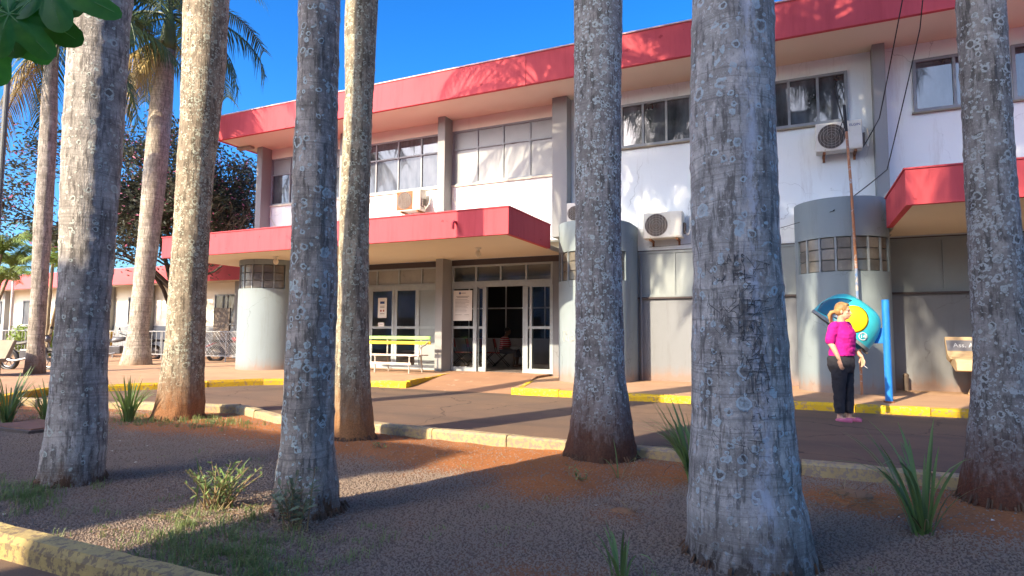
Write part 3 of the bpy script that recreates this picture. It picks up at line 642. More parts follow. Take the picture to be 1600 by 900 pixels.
# ceiling lamps under the canopy
for x, y, lb in ((-6.95, 13.0, 'small globe ceiling lamp under the canopy in front of the sliding door'), (-12.85, 12.35, 'small globe ceiling lamp under the canopy before the rounded glass block pier')):
    l = thing('ceiling_lamp', lb, 'lamp', (x, y, 3.3), 'ceiling lamps under the entrance canopy')
    MB().disc((x, y, 3.285), .075, 'z', .03).build('lamp_base', 'acwhite', l); MB().tube([(x, y, 3.28), (x, y, 3.22)], .03, 10).build('neck', 'acwhite', l)
    MB().ell((x, y, 3.15), (.07, .07, .085)).build('globe', 'lamp', l, smooth=True)
fx = thing('floodlight', 'flat grey fluorescent fitting under the roof soffit beside the corner column', 'lamp', (-16.35, 14.3, 7.3))
MB().box(-16.75, -16.12, 14.22, 14.42, 7.27, 7.35).build('housing', 'acgrille', fx, bevel=.02)

def aircon(x, y, z, w_, h, label, brand=False, stained=False):
    a = thing('air_conditioner', label, 'air conditioner', (x, y, z), 'outdoor air conditioner units hung on the facade'); d = .30
    MB().box(x, x+w_, y, y+d, z, z+h).build('case', 'acwhite', a, bevel=.018)
    cx = x+w_*.345; cz = z+h*.5; r_ = min(h*.43, w_*.3)
    MB().box(cx-r_*1.12, cx+r_*1.12, y-.008, y+.002, cz-r_*1.1, cz+r_*1.1).build('fan_panel', 'rust' if stained else 'acwhite', a, bevel=.005)
    MB().disc((cx, y-.006, cz), r_, 'y', .012, 32).build('fan_well', 'acdark', a)
    fb = MB()
    for k in range(3):
        t = 2.1*k; fb.add([(cx+.03*math.cos(t), y-.016, cz+.03*math.sin(t)), (cx+r_*.9*math.cos(t), y-.018, cz+r_*.9*math.sin(t)), (cx+r_*.85*math.cos(t+.8), y-.014, cz+r_*.85*math.sin(t+.8)), (cx+.05*math.cos(t+.9), y-.014, cz+.05*math.sin(t+.9))], [(0, 1, 2, 3)])
    fb.build('fan_blade', 'acblade', a)
    gr = MB()
    for k in range(5): gr.torus((cx, y-.03, cz), r_*(k+1)/5, .0035, n=28, m=4)
    for k in range(-3, 4): 
        e = r_*math.sqrt(max(0, 1-(k/3.6)**2)); gr.tube([(cx+r_*k/3.6, y-.034, cz-e), (cx+r_*k/3.6, y-.034, cz+e)], .0045, 4)
    gr.build('grille', 'acgrille', a)
    part('service_cover', 'acwhite', a, x+w_*.70, x+w_*.985, y-.012, y-.001, z+.03, z+h-.03, bevel=.006)
    for sx in (.18, .85):
        MB().box(x+w_*sx-.025, x+w_*sx+.025, y+.02, y+.40, z-.05, z-.004).box(x+w_*sx-.022, x+w_*sx+.022, y+.36, y+.40, z-.14, z-.05).build('bracket', 'rust', a)
    MB().box(x+w_, x+w_+.05, y+.06, y+.24, z+.1, z+h*.55).build('valve_box', 'acdark', a)
    MB().tube([(x+w_+.03, y+.1, z+.15), (x+w_+.1, y+.14, z+.05), (x+w_+.14, y+.24, z+.2), (x+w_+.12, y+.34, z+.5)], .016, 6).build('pipe', 'acwhite', a)
    if brand:
        t = place('lettering', text_mesh('ELGIN', .075), a, (w_*.845, -.016, h-.11), (R(90), 0, 0)); t.data.materials.append(M['inkblue'])
    return a
aircon(-10.45, 14.5, 4.74, .82, .60, 'rust stained air conditioner on the white wall above the entrance canopy', stained=True)
aircon(-3.27, 14.45, 3.50, .92, .62, 'white air conditioner low on the wall between the two thick trunks')
aircon(.475, 14.45, 5.15, .88, .62, 'white air conditioner with blue lettering under the upper right window', brand=True)
aircon(-5.2, 14.45, 3.98, .6, .55, 'air conditioner mostly hidden behind the rosette covered trunk above the pier')
# service pipe and cables
sp_ = thing('service_pipe', 'tall thin rusty orange pipe standing against the rounded pier', 'pipe', (1.07, 13.2, .12))
MB().tube([(1.07, 13.2, .12), (1.06, 13.2, 1.2)], .024, 8).build('pipe_foot', 'conduit', sp_); MB().tube([(1.06, 13.2, 1.2), (1.05, 13.2, 2.5)], .0245, 8).build('pipe_middle', 'conduitblue', sp_)
MB().tube([(1.05, 13.2, 2.5), (1.02, 13.23, 4.0), (.98, 13.35, 5.2)], .025, 8).build('pipe_top', 'conduit', sp_); MB().tube([(.98, 13.35, 5.2), (.96, 13.4, 5.75)], .027, 8).build('pipe_head', 'cable', sp_)
MB().tube([(.96, 13.4, 5.3), (.86, 13.42, 5.8), (.83, 13.42, 6.15), (.87, 13.42, 6.25), (.93, 13.41, 6.15), (.97, 13.4, 5.85)], .012, 6).tube([(.96, 13.4, 5.4), (.9, 13.4, 5.0), (.86, 13.4, 5.25), (.93, 13.4, 5.45)], .009, 6).build('wire_loop', 'cable', sp_)
def wire(label, pts, r_=.011):
    n = 14; P = [Vector(p) for p in pts]; out = []
    for a, b in zip(P, P[1:]):
        for i in range(n): s_ = i/n; out.append(a.lerp(b, s_)-Vector((0, 0, .10*(b-a).length/4*4*s_*(1-s_)*.5)))
    return tag(MB().tube(out+[P[-1]], r_, 5).build('cable', 'cable'), label, 'cable', 'overhead cables in front of the facade')
wire('left black cable dropping from the roof to the rusty pipe', [(2.05, 11.5, 8.45), (1.62, 14.0, 5.6), (1.3, 13.9, 5.0)])
wire('right black cable sagging from the roof past the pilaster to the pier', [(2.2, 11.5, 8.5), (2.25, 13.3, 7.0), (1.75, 14.3, 4.6), (.7, 13.33, 3.65)])
wire('thin wire crossing low over the rounded pier', [(.7, 13.33, 3.65), (-.9, 14.6, 3.45), (-3.2, 14.8, 3.35)], .006)

# ------------------------------------------------------------------ benches, payphone
b = thing('slatted_bench', 'park bench with green and yellow back slats and faded seat on the entrance pavement', 'bench', (-10.2, 13.7, .17))
for z, m in ((1.06, 'slatgreen'), (.925, 'slatyellow')):
    MB().box(-11.6, -8.86, 13.93, 13.965, z, z+.085).build('back_slat', m, b, bevel=.008)
for y, z in ((13.50, .625), (13.62, .635), (13.74, .635), (13.86, .63)): MB().box(-11.6, -8.9, y-.05, y+.05, z, z+.03).build('seat_slat', 'slatpink', b, bevel=.006)
MB().box(-11.6, -9.13, 13.42, 13.45, .40, .46).build('foot_slat', 'slatpink', b)
for x in (-11.3, -10.3, -9.2):
    MB().tube([(x, 13.46, .17), (x, 13.47, .63)], .022, 8).build('leg', 'benchiron', b)
    MB().tube([(x+.02, 14.05, .17), (x+.02, 13.98, .6), (x+.02, 13.98, 1.12)], .022, 8).build('leg', 'benchiron', b)
    MB().tube([(x, 13.47, .615), (x+.01, 13.97, .615)], .02, 6).build('seat_rail', 'benchiron', b)
MB().tube([(-8.95, 13.97, 1.0), (-8.9, 13.75, .92), (-8.92, 13.52, .84), (-8.95, 13.5, .64)], .02, 8).build('armrest', 'benchiron', b)

cb = thing('concrete_bench', 'cream concrete bench with grey painted back lettered in white beside the right trunk', 'bench', (3.6, 13.9, .125))
x0, x1 = 2.60, 5.0
MB().loft([[(x, 14.42, 1.20), (x, 14.36, 1.22), (x, 14.20, .90), (x, 14.10, .84), (x, 13.95, .83), (x, 13.93, .80), (x, 14.12, .74), (x, 14.27, .78)] for x in (x0, x1)]).build('backrest', 'concrete', cb, bevel=.012)
MB().loft([[(x, 13.955, .835), (x, 13.70, .80), (x, 13.62, .74), (x, 13.60, .60), (x, 13.75, .58), (x, 14.2, .72)] for x in (x0+.03, x1)]).build('seat', 'concrete', cb, bevel=.015)
nrm = Vector((0, -.32, .16)).normalized(); mbp = MB()
mbp.loft([[(x, 14.325-.0045, 1.152), (x, 14.225-.0045, .952), (x, 14.235, .952), (x, 14.335, 1.152)] for x in (x0+.01, x1-.01)]); mbp.build('painted_band', 'slate', cb)
tm = place('lettering', text_mesh('Ass. A', .125, .003), cb, (x0+.275-3.6, 14.266-13.9, 1.055-.125), (math.atan2(.2, .1), 0, 0)); tm.data.materials.append(M['whitedecal'])
for x in (3.02, 4.5):
    MB().loft([[(x-.06-e, 13.8-e, z), (x+.1+e, 13.8-e, z), (x+.1+e, 14.15+e, z), (x-.06-e, 14.15+e, z)] for z, e in ((.125, .07), (.3, .02), (.6, 0), (.74, .02))]).build('leg', 'concrete', cb, bevel=.01)
hydr = thing('standpipe', 'short dark capped pipe standing on the pavement against the grey wall', 'pipe', (1.92, 14.6, .125))
MB().tube([(1.98, 14.7, .125), (1.98, 14.7, .42)], .05, 10).build('pipe', 'acdark', hydr); MB().ell((1.98, 14.7, .43), (.055, .055, .05)).build('cap', 'acdark', hydr, smooth=True)

ph = thing('payphone', 'turquoise hood payphone with yellow disc on a blue post by the pier', 'payphone', (1.36, 11.95, .125))
MB().tube([(1.36, 11.95, .125), (1.36, 11.95, 1.82)], .057, 20).build('post', 'blue', ph, smooth=False); MB().disc((1.36, 11.95, 1.825), .06, 'z', .012).build('post_cap', 'blue', ph)
MB().disc((1.36, 11.95, .135), .085, 'z', .03).build('post_foot', 'rust', ph)
MB().box(1.17, 1.31, 11.93, 11.97, 1.10, 1.36).build('arm', 'blue', ph, bevel=.006)
# the hood: a deep shell, open towards the lower left; axis runs from the opening up to the right
HC = Vector((.655, 11.95, 1.30)); AX = Vector((.64, 0, .77)).normalized(); RIM = Vector((.735, 0, -.68)).normalized()
RIM = (RIM-AX*RIM.dot(AX)).normalized(); SIDE = AX.cross(RIM)
def hood(u, v, k=1.0):     # u 0 rim .. 1 crown, v angle
    s_ = math.sin(u*math.pi/2); c_ = math.cos(u*math.pi/2)**.55 if u < 1 else 0
    return HC+AX*(.62*s_*k)+(RIM*math.cos(v)*.535+SIDE*math.sin(v)*.43)*c_*k
def hood_part(u0, u1, v0, v1, k0, k1, nu=14, nv=40):
    ra = [[hood(u0+(u1-u0)*i/nu, v0+(v1-v0)*j/nv, k0) for j in range(nv+1)] for i in range(nu+1)]
    rb = [[hood(u0+(u1-u0)*i/nu, v0+(v1-v0)*j/nv, k1) for j in range(nv+1)] for i in range(nu+1)]
    return MB().loft(ra, False, False).loft([r_[::-1] for r_ in rb], False, False)
hd = hood_part(0, 1, 0, 2*math.pi, 1.0, .955, 20, 64)
shell = hd.build('hood', 'teal', ph, smooth=True)
hood_part(0, .05, 0, 2*math.pi, 1.008, .95, 2, 64).loft([[hood(0, 2*math.pi*j/64, k_) for j in range(65)] for k_ in (.95, 1.008)], False, False).build('rim', 'shellin', shell, smooth=True)
def lay(x, z, k=1.006):      # nearest point of the shell to the street at (x, z)
    for i in range(400):
        y = 11.2+.75*i/399; d = Vector((x, y, z))-HC; a = d.dot(AX); s_ = max(0, min(1, a/.62)); cc = max(0, 1-s_*s_)**.275
        if a > -.001 and math.hypot(d.dot(RIM)/.535, d.dot(SIDE)/.43) <= cc*k: return (x, y-.002, z)
    return (x, 11.95, z)
def decal(cx, cz, fn, n, name, m, k=1.006, inner=None):
    """shape given in the plane seen from the street, laid on the near side of the shell"""
    mb = MB(); rows = []
    for r_ in np.linspace(inner or 0.02, 1, 9 if not inner else 3): rows.append([lay(cx+fn(2*math.pi*j/n)[0]*r_, cz+fn(2*math.pi*j/n)[1]*r_) for j in range(n)])
    mb.loft(rows, not inner); o = mb.build(name, m, shell, smooth=True)
    so_ = o.modifiers.new('solid', 'SOLIDIFY'); so_.thickness = .004; return o
decal(.86, 1.50, lambda t: (.215*math.cos(t), .225*math.sin(t)), 40, 'yellow_disc', 'yellowdisc')
decal(.985, 1.215, lambda t: (.066*math.cos(t), .066*math.sin(t)), 32, 'emblem_ring', 'whitedecal', inner=.8)
# dark swoosh over the upper left of the hood
def swoosh(t):
    P = [(-.30, -.03), (-.23, .09), (-.12, .155), (.02, .17), (.14, .16), (.23, .13), (.15, .06), (.07, -.07), (.02, -.2), (-.08, -.16), (-.18, -.12), (-.26, -.07)]
    q = t/(2*math.pi)*len(P); i = int(q) % len(P); f = q-int(q); a, b_ = P[i], P[(i+1) % len(P)]; return (a[0]+(b_[0]-a[0])*f, a[1]+(b_[1]-a[1])*f)
decal(.625, 1.69, swoosh, 48, 'dark_swoosh', 'tealdark')
dg_ = text_mesh('14', .085, .003); em = place('emblem_number', dg_, shell, (.985-1.36, lay(.985, 1.215)[1]-.012-11.95, 1.215-.125), (R(90), 0, R(8))); dg_.materials.append(M['whitedecal'])
tl = MB().box(.86, 1.08, 11.86, 12.04, 1.0, 1.3).build('telephone', 'tealdark', ph, bevel=.02)
MB().tube([(.98, 11.84, 1.28), (.97, 11.83, 1.1), (1.0, 11.82, .98), (1.06, 11.84, .93)], .02, 8).build('handset', 'acdark', tl)

# ------------------------------------------------------------------ palms
def vnoise(x, y, z): return mnoise.noise(Vector((x, y, z)))
def frond_mesh(name, L, e0, drop, m, seed, lw=.8, nl=50, hang=.5):
    rg = random.Random(seed); mb = MB(); pts = []; p = Vector((0, 0, 0)); n = 26
    for i in range(n+1):
        s_ = i/n; a = e0-drop*s_**1.3; pts.append(p.copy()); p = p+Vector((math.cos(a), .04*math.sin(s_*4+seed), math.sin(a)))*(L/n)
    mb.tube(pts, [.035*(1-.85*i/n)+.004 for i in range(n+1)], 5)
    for k in range(nl):
        s_ = .13+.87*k/nl; i = min(n-1, int(s_*n)); q = pts[i].lerp(pts[i+1], s_*n-i); d = (pts[i+1]-pts[i]).normalized()
        up_ = Vector((0, 1, 0)).cross(d)*-1; ll = lw*(.35+.65*math.sin(min(1, s_*1.25+.18)*math.pi*.9))
        for sg in (-1, 1):
            l_ = ll*rg.uniform(.75, 1.1); t = rg.uniform(.1, .7)
            dr = (d*.55+Vector((0, sg, 0))*1.0+up_*rg.uniform(-.35, .35)).normalized()
            wv = d*(.021*rg.uniform(.8, 1.2)); c = q; vs_ = []
            for j in range(4):
                f = j/3; g_ = c+dr*l_*f+Vector((0, 0, -hang*l_*f*f*(1+t*.5))); ww = wv*(1, 1.15, .8, .08)[j]
                vs_ += [g_-ww, g_+ww]
            mb.add(vs_, [(0, 1, 3, 2), (2, 3, 5, 4), (4, 5, 7, 6)])
    return mb.mesh(name, m)
FR = [frond_mesh('frond', 3.5, R(72), R(95), 'frond', 1), frond_mesh('frond', 3.7, R(45), R(105), 'frond', 2), frond_mesh('frond', 3.6, R(15), R(95), 'frond', 3, hang=.8), frond_mesh('frond', 3.3, R(-12), R(72), 'frond', 4, hang=1.1)]
FD = [frond_mesh('dry_frond', 3.0, R(-35), R(48), 'frondyellow', 5, .6, 44, 1.2), frond_mesh('dry_frond', 2.6, R(-52), R(32), 'frondyellow', 6, .55, 44, 1.3)]
def palm(label, prof, top, mat, crown=True, seed=0, dry=0, lump=.010, nf=22, azs=None, fscale=1.0, slim=1.0):
    """prof: (x, y, z, r) up the trunk; top: height of the trunk head"""
    prof = [[p[0], p[1], p[2], p[3]*slim] for p in prof]; bx, by = prof[0][0], prof[0][1]
    zl = prof[-1][2]
    if top > zl+.3:
        a, c = prof[-1], prof[-3]; kx = (a[0]-c[0])/max(.3, a[2]-c[2]); ky = (a[1]-c[1])/max(.3, a[2]-c[2])
        for f in (.35, .7, 1.0):
            h = (top-zl)*f; prof.append([a[0]+kx*h*.5, a[1]+ky*h*.5, zl+h, a[3]*(1-.32*f)])
    T = thing('palm_tree', label, 'palm tree', (bx, by, 0), 'royal palms with grey trunks'); mb = MB(); nn = 56
    P = np.array(prof); zs_ = []; z = P[0, 2]
    while z < min(top, P[-1, 2]): zs_.append(z); z += .03 if z < 4.6 else .2
    zs_.append(P[-1, 2]); rings = []
    for z in zs_:
        cx, cy, r_ = (np.interp(z, P[:, 2], P[:, k]) for k in (0, 1, 3)); ring = []
        for k in range(nn):
            a = 2*math.pi*k/nn; ca, sa = math.cos(a), math.sin(a)
            foot = max(0, 1-(z-P[0, 2])/.45); rr_ = r_+lump*vnoise(ca*1.2+seed, sa*1.2, z*1.1)+lump*.55*vnoise(ca*3.5, sa*3.5+seed, z*2.5)+.003*vnoise(ca*14, sa*14+seed, z*13)
            rr_ += foot*(.03*vnoise(ca*2.2+seed, sa*2.2, z*3)+.018*vnoise(ca*6+seed, sa*6, z*5)); rr_ += .006*max(0, math.sin(z*23+seed+1.5*math.sin(z*3)))**8
            ring.append((cx+rr_*ca, cy+rr_*sa, z))
        rings.append(ring)
    rings.insert(0, [(x, y, z-.12) for x, y, z in rings[0]]); mb.loft(rings); tr = mb.build('trunk', mat, T, smooth=True)
    rf = MB(); rg = random.Random(seed+50)
    for k in range(150):
        a = rg.uniform(0, 6.28); r_ = prof[0][3]*rg.uniform(.93, 1.0); l_ = rg.uniform(.03, .09); z0 = rg.uniform(-.03, .05)
        o_ = Vector((bx+r_*math.cos(a), by+r_*math.sin(a), z0)); rf.tube([o_, o_+Vector((math.cos(a)*l_*.7, math.sin(a)*l_*.7, -.04-abs(z0)))], [.008, .004], 4, False)
    tag(rf.build('root_fibres', 'roots', T), kind='stuff')
    tx, ty, tz = P[-1, 0], P[-1, 1], P[-1, 2]
    MB().tube([(tx, ty, tz-.03), (tx, ty, tz+.25), (tx, ty, tz+.9), (tx, ty, tz+1.5)], [P[-1, 3]*1.02, P[-1, 3]*1.1, P[-1, 3]*.75, .07], 20).build('crownshaft', 'shaft', T, smooth=True)
    if crown:
        for k in range(nf):
            lev = min(3, int(4*k/nf)); az = k*2.4+seed+rg.uniform(-.2, .2)
            place('frond', FR[lev], T, (tx-bx, ty-by, tz+1.45-.12*lev), (rg.uniform(-.15, .15), 0, az), [fscale*rg.uniform(.95, 1.2)]*3)
        for k in range(dry):
            az = (azs[k] if azs else rg.uniform(0, 6.28)); place('dry_frond', FD[k % 2], T, (tx-bx+.12*math.cos(az), ty-by+.12*math.sin(az), tz+.35), (rg.uniform(-.2, .2), 0, az), [rg.uniform(.85, 1.1)]*3)
    return T
palm('thick pale grey palm trunk at far left foreground with shaded smooth foot', [(-5.43, 3.13, -.05, .291), (-5.43, 3.13, .09, .286), (-5.42, 3.14, .38, .262), (-5.42, 3.14, .84, .237), (-5.41, 3.14, 1.14, .23), (-5.41, 3.14, 1.58, .231), (-5.42, 3.14, 2.13, .244), (-5.42, 3.14, 2.68, .259), (-5.42, 3.14, 3.62, .274), (-5.41, 3.14, 3.91, .272), (-5.4, 3.15, 4.1, .27)], 10.5, 'bark_near_left', seed=1.1, slim=0.823)
palm('sunlit palm trunk covered in pale lichen with orange soil foot, third of the near row', [(-8.22, 6.16, -.05, .39), (-8.2, 6.17, .18, .369), (-8.19, 6.17, .56, .338), (-8.17, 6.18, 1.09, .297), (-8.17, 6.18, 1.87, .285), (-8.15, 6.19, 2.83, .277), (-8.14, 6.2, 3.8, .294), (-8.11, 6.21, 4.3, .305), (-8.09, 6.22, 5.3, .346), (-8.09, 6.22, 6.31, .359)], 10.5, 'bark_lichen', seed=2.3, slim=0.886)
palm('slender dark palm trunk with weeds growing round its foot', [(-3.08, 3.32, -.05, .258), (-3.09, 3.32, .0, .247), (-3.1, 3.32, .21, .219), (-3.1, 3.32, .42, .188), (-3.1, 3.32, .86, .176), (-3.09, 3.32, 1.54, .165), (-3.1, 3.31, 2.22, .156), (-3.1, 3.31, 2.93, .15), (-3.11, 3.31, 3.65, .152)], 9.8, 'bark_slim', seed=3.7, slim=0.951)
palm('slim sunlit palm trunk with orange stained foot beside the planter kerb', [(-4.71, 5.81, -.05, .25), (-4.71, 5.81, .03, .24), (-4.75, 5.8, .47, .218), (-4.76, 5.79, 1.0, .2), (-4.77, 5.78, 1.75, .186), (-4.77, 5.78, 2.91, .173), (-4.76, 5.79, 4.1, .175), (-4.75, 5.79, 5.31, .205)], 10.3, 'bark_sunny', seed=4.9, slim=0.969)
palm('shaded palm trunk dotted with round lichen rosettes right of the entrance', [(-1.85, 6.14, -.05, .375), (-1.84, 6.14, .07, .355), (-1.84, 6.14, .45, .301), (-1.85, 6.14, .84, .26), (-1.85, 6.13, 1.37, .248), (-1.86, 6.13, 2.04, .244), (-1.86, 6.13, 2.85, .243), (-1.86, 6.13, 3.75, .249), (-1.85, 6.14, 4.81, .259)], 10.9, 'bark_rosette', seed=5.2, slim=0.99)
PF = [(-.27, 3.73, -.13, .376), (-.28, 3.73, .24, .341), (-.29, 3.73, .38, .319), (-.29, 3.73, .59, .306), (-.29, 3.72, .8, .286), (-.3, 3.72, 1.02, .278), (-.3, 3.72, 1.56, .259), (-.31, 3.72, 1.82, .257), (-.31, 3.72, 2.43, .249), (-.3, 3.72, 3.21, .244)]
TF = palm('thickest nearest palm trunk with carved scribbles and a whitish streak', PF, 10.4, 'bark_carved', seed=6.6, slim=0.936)
palm('grey palm trunk crusted all over with lichen at the right edge', [(1.39, 5.87, -.05, .36), (1.39, 5.87, 0, .349), (1.4, 5.88, .38, .292), (1.42, 5.89, .86, .243), (1.43, 5.89, 1.1, .232), (1.42, 5.89, 1.85, .22), (1.41, 5.88, 2.36, .209), (1.41, 5.88, 3.13, .204), (1.41, 5.88, 3.92, .204)], 10.6, 'bark_crust', seed=7.4, slim=0.785)
palm('distant ringed brown palm trunk at far left beside the concrete bench', [(-17.76, 9.21, .09, .296), (-17.79, 9.2, .96, .231), (-17.79, 9.2, 2.34, .224), (-17.8, 9.19, 4.01, .251), (-17.8, 9.19, 5.43, .244), (-17.84, 9.18, 7.15, .229), (-17.85, 9.17, 8.5, .19)], 8.6, 'bark_ringed', seed=8.8, slim=.8, dry=2, azs=[3.3, 4.2])
palm('distant smooth pale palm trunk leaning right with dry yellow fronds', [(-19.24, 12.84, .08, .56), (-19.22, 12.84, .57, .452), (-19.21, 12.85, 1.19, .34), (-19.14, 12.88, 2.63, .342), (-19.03, 12.93, 4.73, .365), (-18.96, 12.97, 6.49, .409), (-18.88, 13.0, 8.64, .392), (-18.8, 13.04, 10.11, .298), (-18.76, 13.06, 10.6, .27)], 10.65, 'bark_smooth', seed=9.9, slim=.857, dry=7, azs=[3.9, 4.4, 3.5, 5.0, 3.0, .55, 4.1])
# carvings on the near trunk
cv = MB(); PFa = np.array([[p[0], p[1], p[2], p[3]*.936] for p in PF])
def on_trunk(u, z):
    cx, cy, r_ = (np.interp(z, PFa[:, 2], PFa[:, k]) for k in (0, 1, 3)); a = math.atan2(-cy, .0-cx)+u/r_
    return Vector((cx+(r_+.0015)*math.cos(a), cy+(r_+.0015)*math.sin(a), z))
def stroke(pts, r_=.0045):
    out = []
    for (a, b), (c, d) in zip(pts, pts[1:]):
        for i in range(4): out.append(on_trunk(a+(c-a)*i/4, b+(d-b)*i/4))
    out.append(on_trunk(*pts[-1])); cv.tube(out, [r_*random.uniform(.5, 1.1) for _ in out], 5)
LET = {'H': [[(0, 0), (0, 1)], [(.6, 0), (.6, 1)], [(0, .5), (.6, .5)]], 'A': [[(0, 0), (.35, 1), (.7, 0)], [(.15, .4), (.55, .4)]], 'J': [[(.6, 1), (.6, .2), (.3, 0), (0, .2)]], 'F': [[(0, 0), (0, 1), (.6, 1)], [(0, .55), (.45, .55)]],
       'L': [[(0, 1), (0, 0), (.55, 0)]], 'M': [[(0, 0), (0, 1), (.35, .4), (.7, 1), (.7, 0)]], 'S': [[(.6, .9), (.2, 1), (0, .75), (.55, .35), (.3, 0), (0, .1)]], 'T': [[(.3, 0), (.3, 1)], [(0, 1), (.6, 1)]], 'R': [[(0, 0), (0, 1), (.5, .85), (.45, .55), (0, .5), (.6, 0)]], 'U': [[(0, 1), (0, .2), (.3, 0), (.6, .2), (.6, 1)]], 'O': [[(.3, 0), (0, .4), (.3, 1), (.6, .5), (.3, 0)]], 'E': [[(.6, 1), (0, 1), (0, 0), (.6, 0)], [(0, .5), (.4, .5)]]}
for txt, u, z, h in (('FL', -.02, 1.50, .075), ('AMS', -.05, 1.62, .035), ('TE', .03, 1.34, .07), ('HAR', .0, 1.24, .055), ('UOA', -.09, .98, .14), ('HT', .075, .93, .07), ('MRA', -.08, .78, .09), ('L', .13, .8, .1)):
    for c in txt:
        for st in LET[c]: stroke([(u+p[0]*h*.75, z+p[1]*h+random.uniform(-.006, .006)) for p in st], .0027)
        u += h*.75*.62+.02
rg = random.Random(3)
for k in range(330):
    u, z = rg.gauss(.0, .085), rg.uniform(.5, 1.62) if k < 240 else rg.uniform(1.0, 1.4); l_ = rg.uniform(.02, .08); a = rg.choice((0, 1.57, 1.57, .9, 2.3, .1))+rg.uniform(-.2, .2)
    stroke([(u, z), (u+l_*math.cos(a)*.5+rg.uniform(-.01, .01), z+l_*math.sin(a)*.5), (u+l_*math.cos(a), z+l_*math.sin(a))], rg.uniform(.0009, .0025))
tag(cv.build('carvings', 'carve', TF), kind='stuff')

# ------------------------------------------------------------------ plants in the planter
def blade(name, L, bend, wd, m, n=7):
    mb = MB(); p = Vector((0, 0, 0)); vs_ = []
    for i in range(n+1):
        s_ = i/n; a = R(84)-bend*s_**1.6; ww = wd*(.75+.5*s_)*(1-s_**3)+.0008; vs_ += [p+Vector((0, -ww, .15*ww)), p, p+Vector((0, ww, .15*ww))]; p = p+Vector((math.cos(a), 0, math.sin(a)))*(L/n)
    return mb.add(vs_, [f for i in range(n) for f in ((3*i, 3*i+1, 3*i+4, 3*i+3), (3*i+1, 3*i+2, 3*i+5, 3*i+4))]).mesh(name, m, True)
BL = [blade('leaf', 1, R(25), .0085, 'iris'), blade('leaf', 1, R(55), .0095, 'iris'), blade('leaf', 1, R(85), .008, 'iris'), blade('leaf', 1, R(120), .008, 'iris'), blade('leaf', 1, R(15), .0105, 'iris')]
DRYB = [blade('dry_leaf', 1, R(100), .011, pm('straw_leaf', (.36, .28, .14), scale=8)), blade('dry_leaf', 1, R(140), .012, 'roots')]
def clump(label, x, y, h, n, seed, spread=.10, lean=0, az0=None):
    rg = random.Random(seed); z = soil_z(x, y)-.01
    T = thing('sword_leaf_plant', label, 'plant', (x, y, z), 'clumps of sword shaped leaves in the planter')
    for k in range(int(n*1.6)):
        a = rg.uniform(0, 6.28) if az0 is None or rg.random() < .45 else rg.gauss(az0, .7); r_ = rg.uniform(0, spread)*.6; s_ = h*rg.uniform(.55, 1.08)
        place('leaf', rg.choice(BL if rg.random() < .8 else BL[:2]), T, (r_*math.cos(a), r_*math.sin(a), 0), (rg.uniform(-.12, .12), rg.uniform(-.05, .32), a), (s_, min(1.2, .55+h*.9)*rg.uniform(.8, 1.2), s_))
    for k in range(5): place('dry_leaf', DRYB[k % 2], T, (0, 0, .01), (0, .5, rg.uniform(0, 6.28)), [h*rg.uniform(.4, .7)]*3)
    return T
clump('bright green sword leaf clump left of the lichen covered trunk', -8.5, 5.6, .66, 40, 1)
clump('sword leaf clump close against the left side of the thick pale trunk', -9.5, 5.1, .62, 26, 2)
clump('dark sword leaf clump at the left edge of the picture', -9.95, 4.85, .8, 30, 3)
clump('fine sword leaf clump between the rosette trunk and the carved trunk', -.80, 5.35, .74, 36, 4, az0=3.3)
clump('tall open sword leaf clump in front of the right hand kerb', .68, 4.6, .74, 20, 5, az0=2.6)
clump('few thin blades sprouting from bare gravel at the bottom edge', -.83, 3.1, .36, 7, 6)
clump('single curled bright green leaf beside the foot of the rosette trunk', -1.42, 5.35, .34, 3, 11)
clump('long leaf arching in from the left edge over the gravel', -7.5, 4.1, .6, 6, 12, az0=0)
# leafy weeds
wl = MB(); wl.add([(0, 0, 0), (.35, -.16, .02), (.75, -.12, .0), (1, 0, -.08), (.75, .12, 0), (.35, .16, .02), (.4, 0, -.03), (.75, 0, -.05)], [(0, 1, 6), (1, 2, 7, 6), (2, 3, 7), (3, 4, 7), (4, 5, 6, 7), (5, 0, 6)])
WLM = wl.mesh('leaf', 'weed', True); WLG = wl.mesh('leaf', 'weedgrey', True)
def weed(label, x, y, h, ns, nl, lm, seed, spread, size, tall=0):
    rg = random.Random(seed); T = thing('weed_plant', label, 'plant', (x, y, soil_z(x, y)-.01)); st = MB()
    for k in range(ns):
        a = rg.uniform(0, 6.28); e = rg.uniform(.3, 1)*spread; hh = h*rg.uniform(.55, 1.05); b0 = Vector((rg.uniform(-.08, .08), rg.uniform(-.08, .08), 0)); tip = b0+Vector((e*math.cos(a), e*math.sin(a), hh)); mid = b0.lerp(tip, .5)+Vector((0, 0, hh*.12))
        st.tube([Vector(p)+T.location for p in (b0, mid, tip)], [.005, .004, .002], 4)
        for j in range(nl):
            s_ = .25+.75*(j+rg.random()*.6)/nl; q = b0.lerp(mid, s_*2) if s_ < .5 else mid.lerp(tip, min(1, s_*2-1))
            place('leaf', lm, T, q, (rg.uniform(-.5, .5), rg.uniform(-1.0, .3), rg.uniform(0, 6.28)), [size*rg.uniform(.6, 1.25)]*3)
    st.build('stems', 'weedstem', T)
    for k in range(tall): place('leaf', BL[rg.randrange(4)], T, (rg.uniform(-.15, .15), rg.uniform(-.1, .1), 0), (rg.uniform(-.3, .3), rg.uniform(-.1, .5), rg.uniform(0, 6.28)), (h*1.35, .8, h*1.35))
    return T
weed('light green leafy weed clump with reddish stems on the gravel left of the slender trunk', -3.72, 3.12, .30, 30, 8, WLM, 21, .26, .055, tall=9)
weed('grey green stalky weeds against the foot of the slender dark trunk', -2.86, 2.98, .34, 15, 13, WLG, 22, .17, .062)
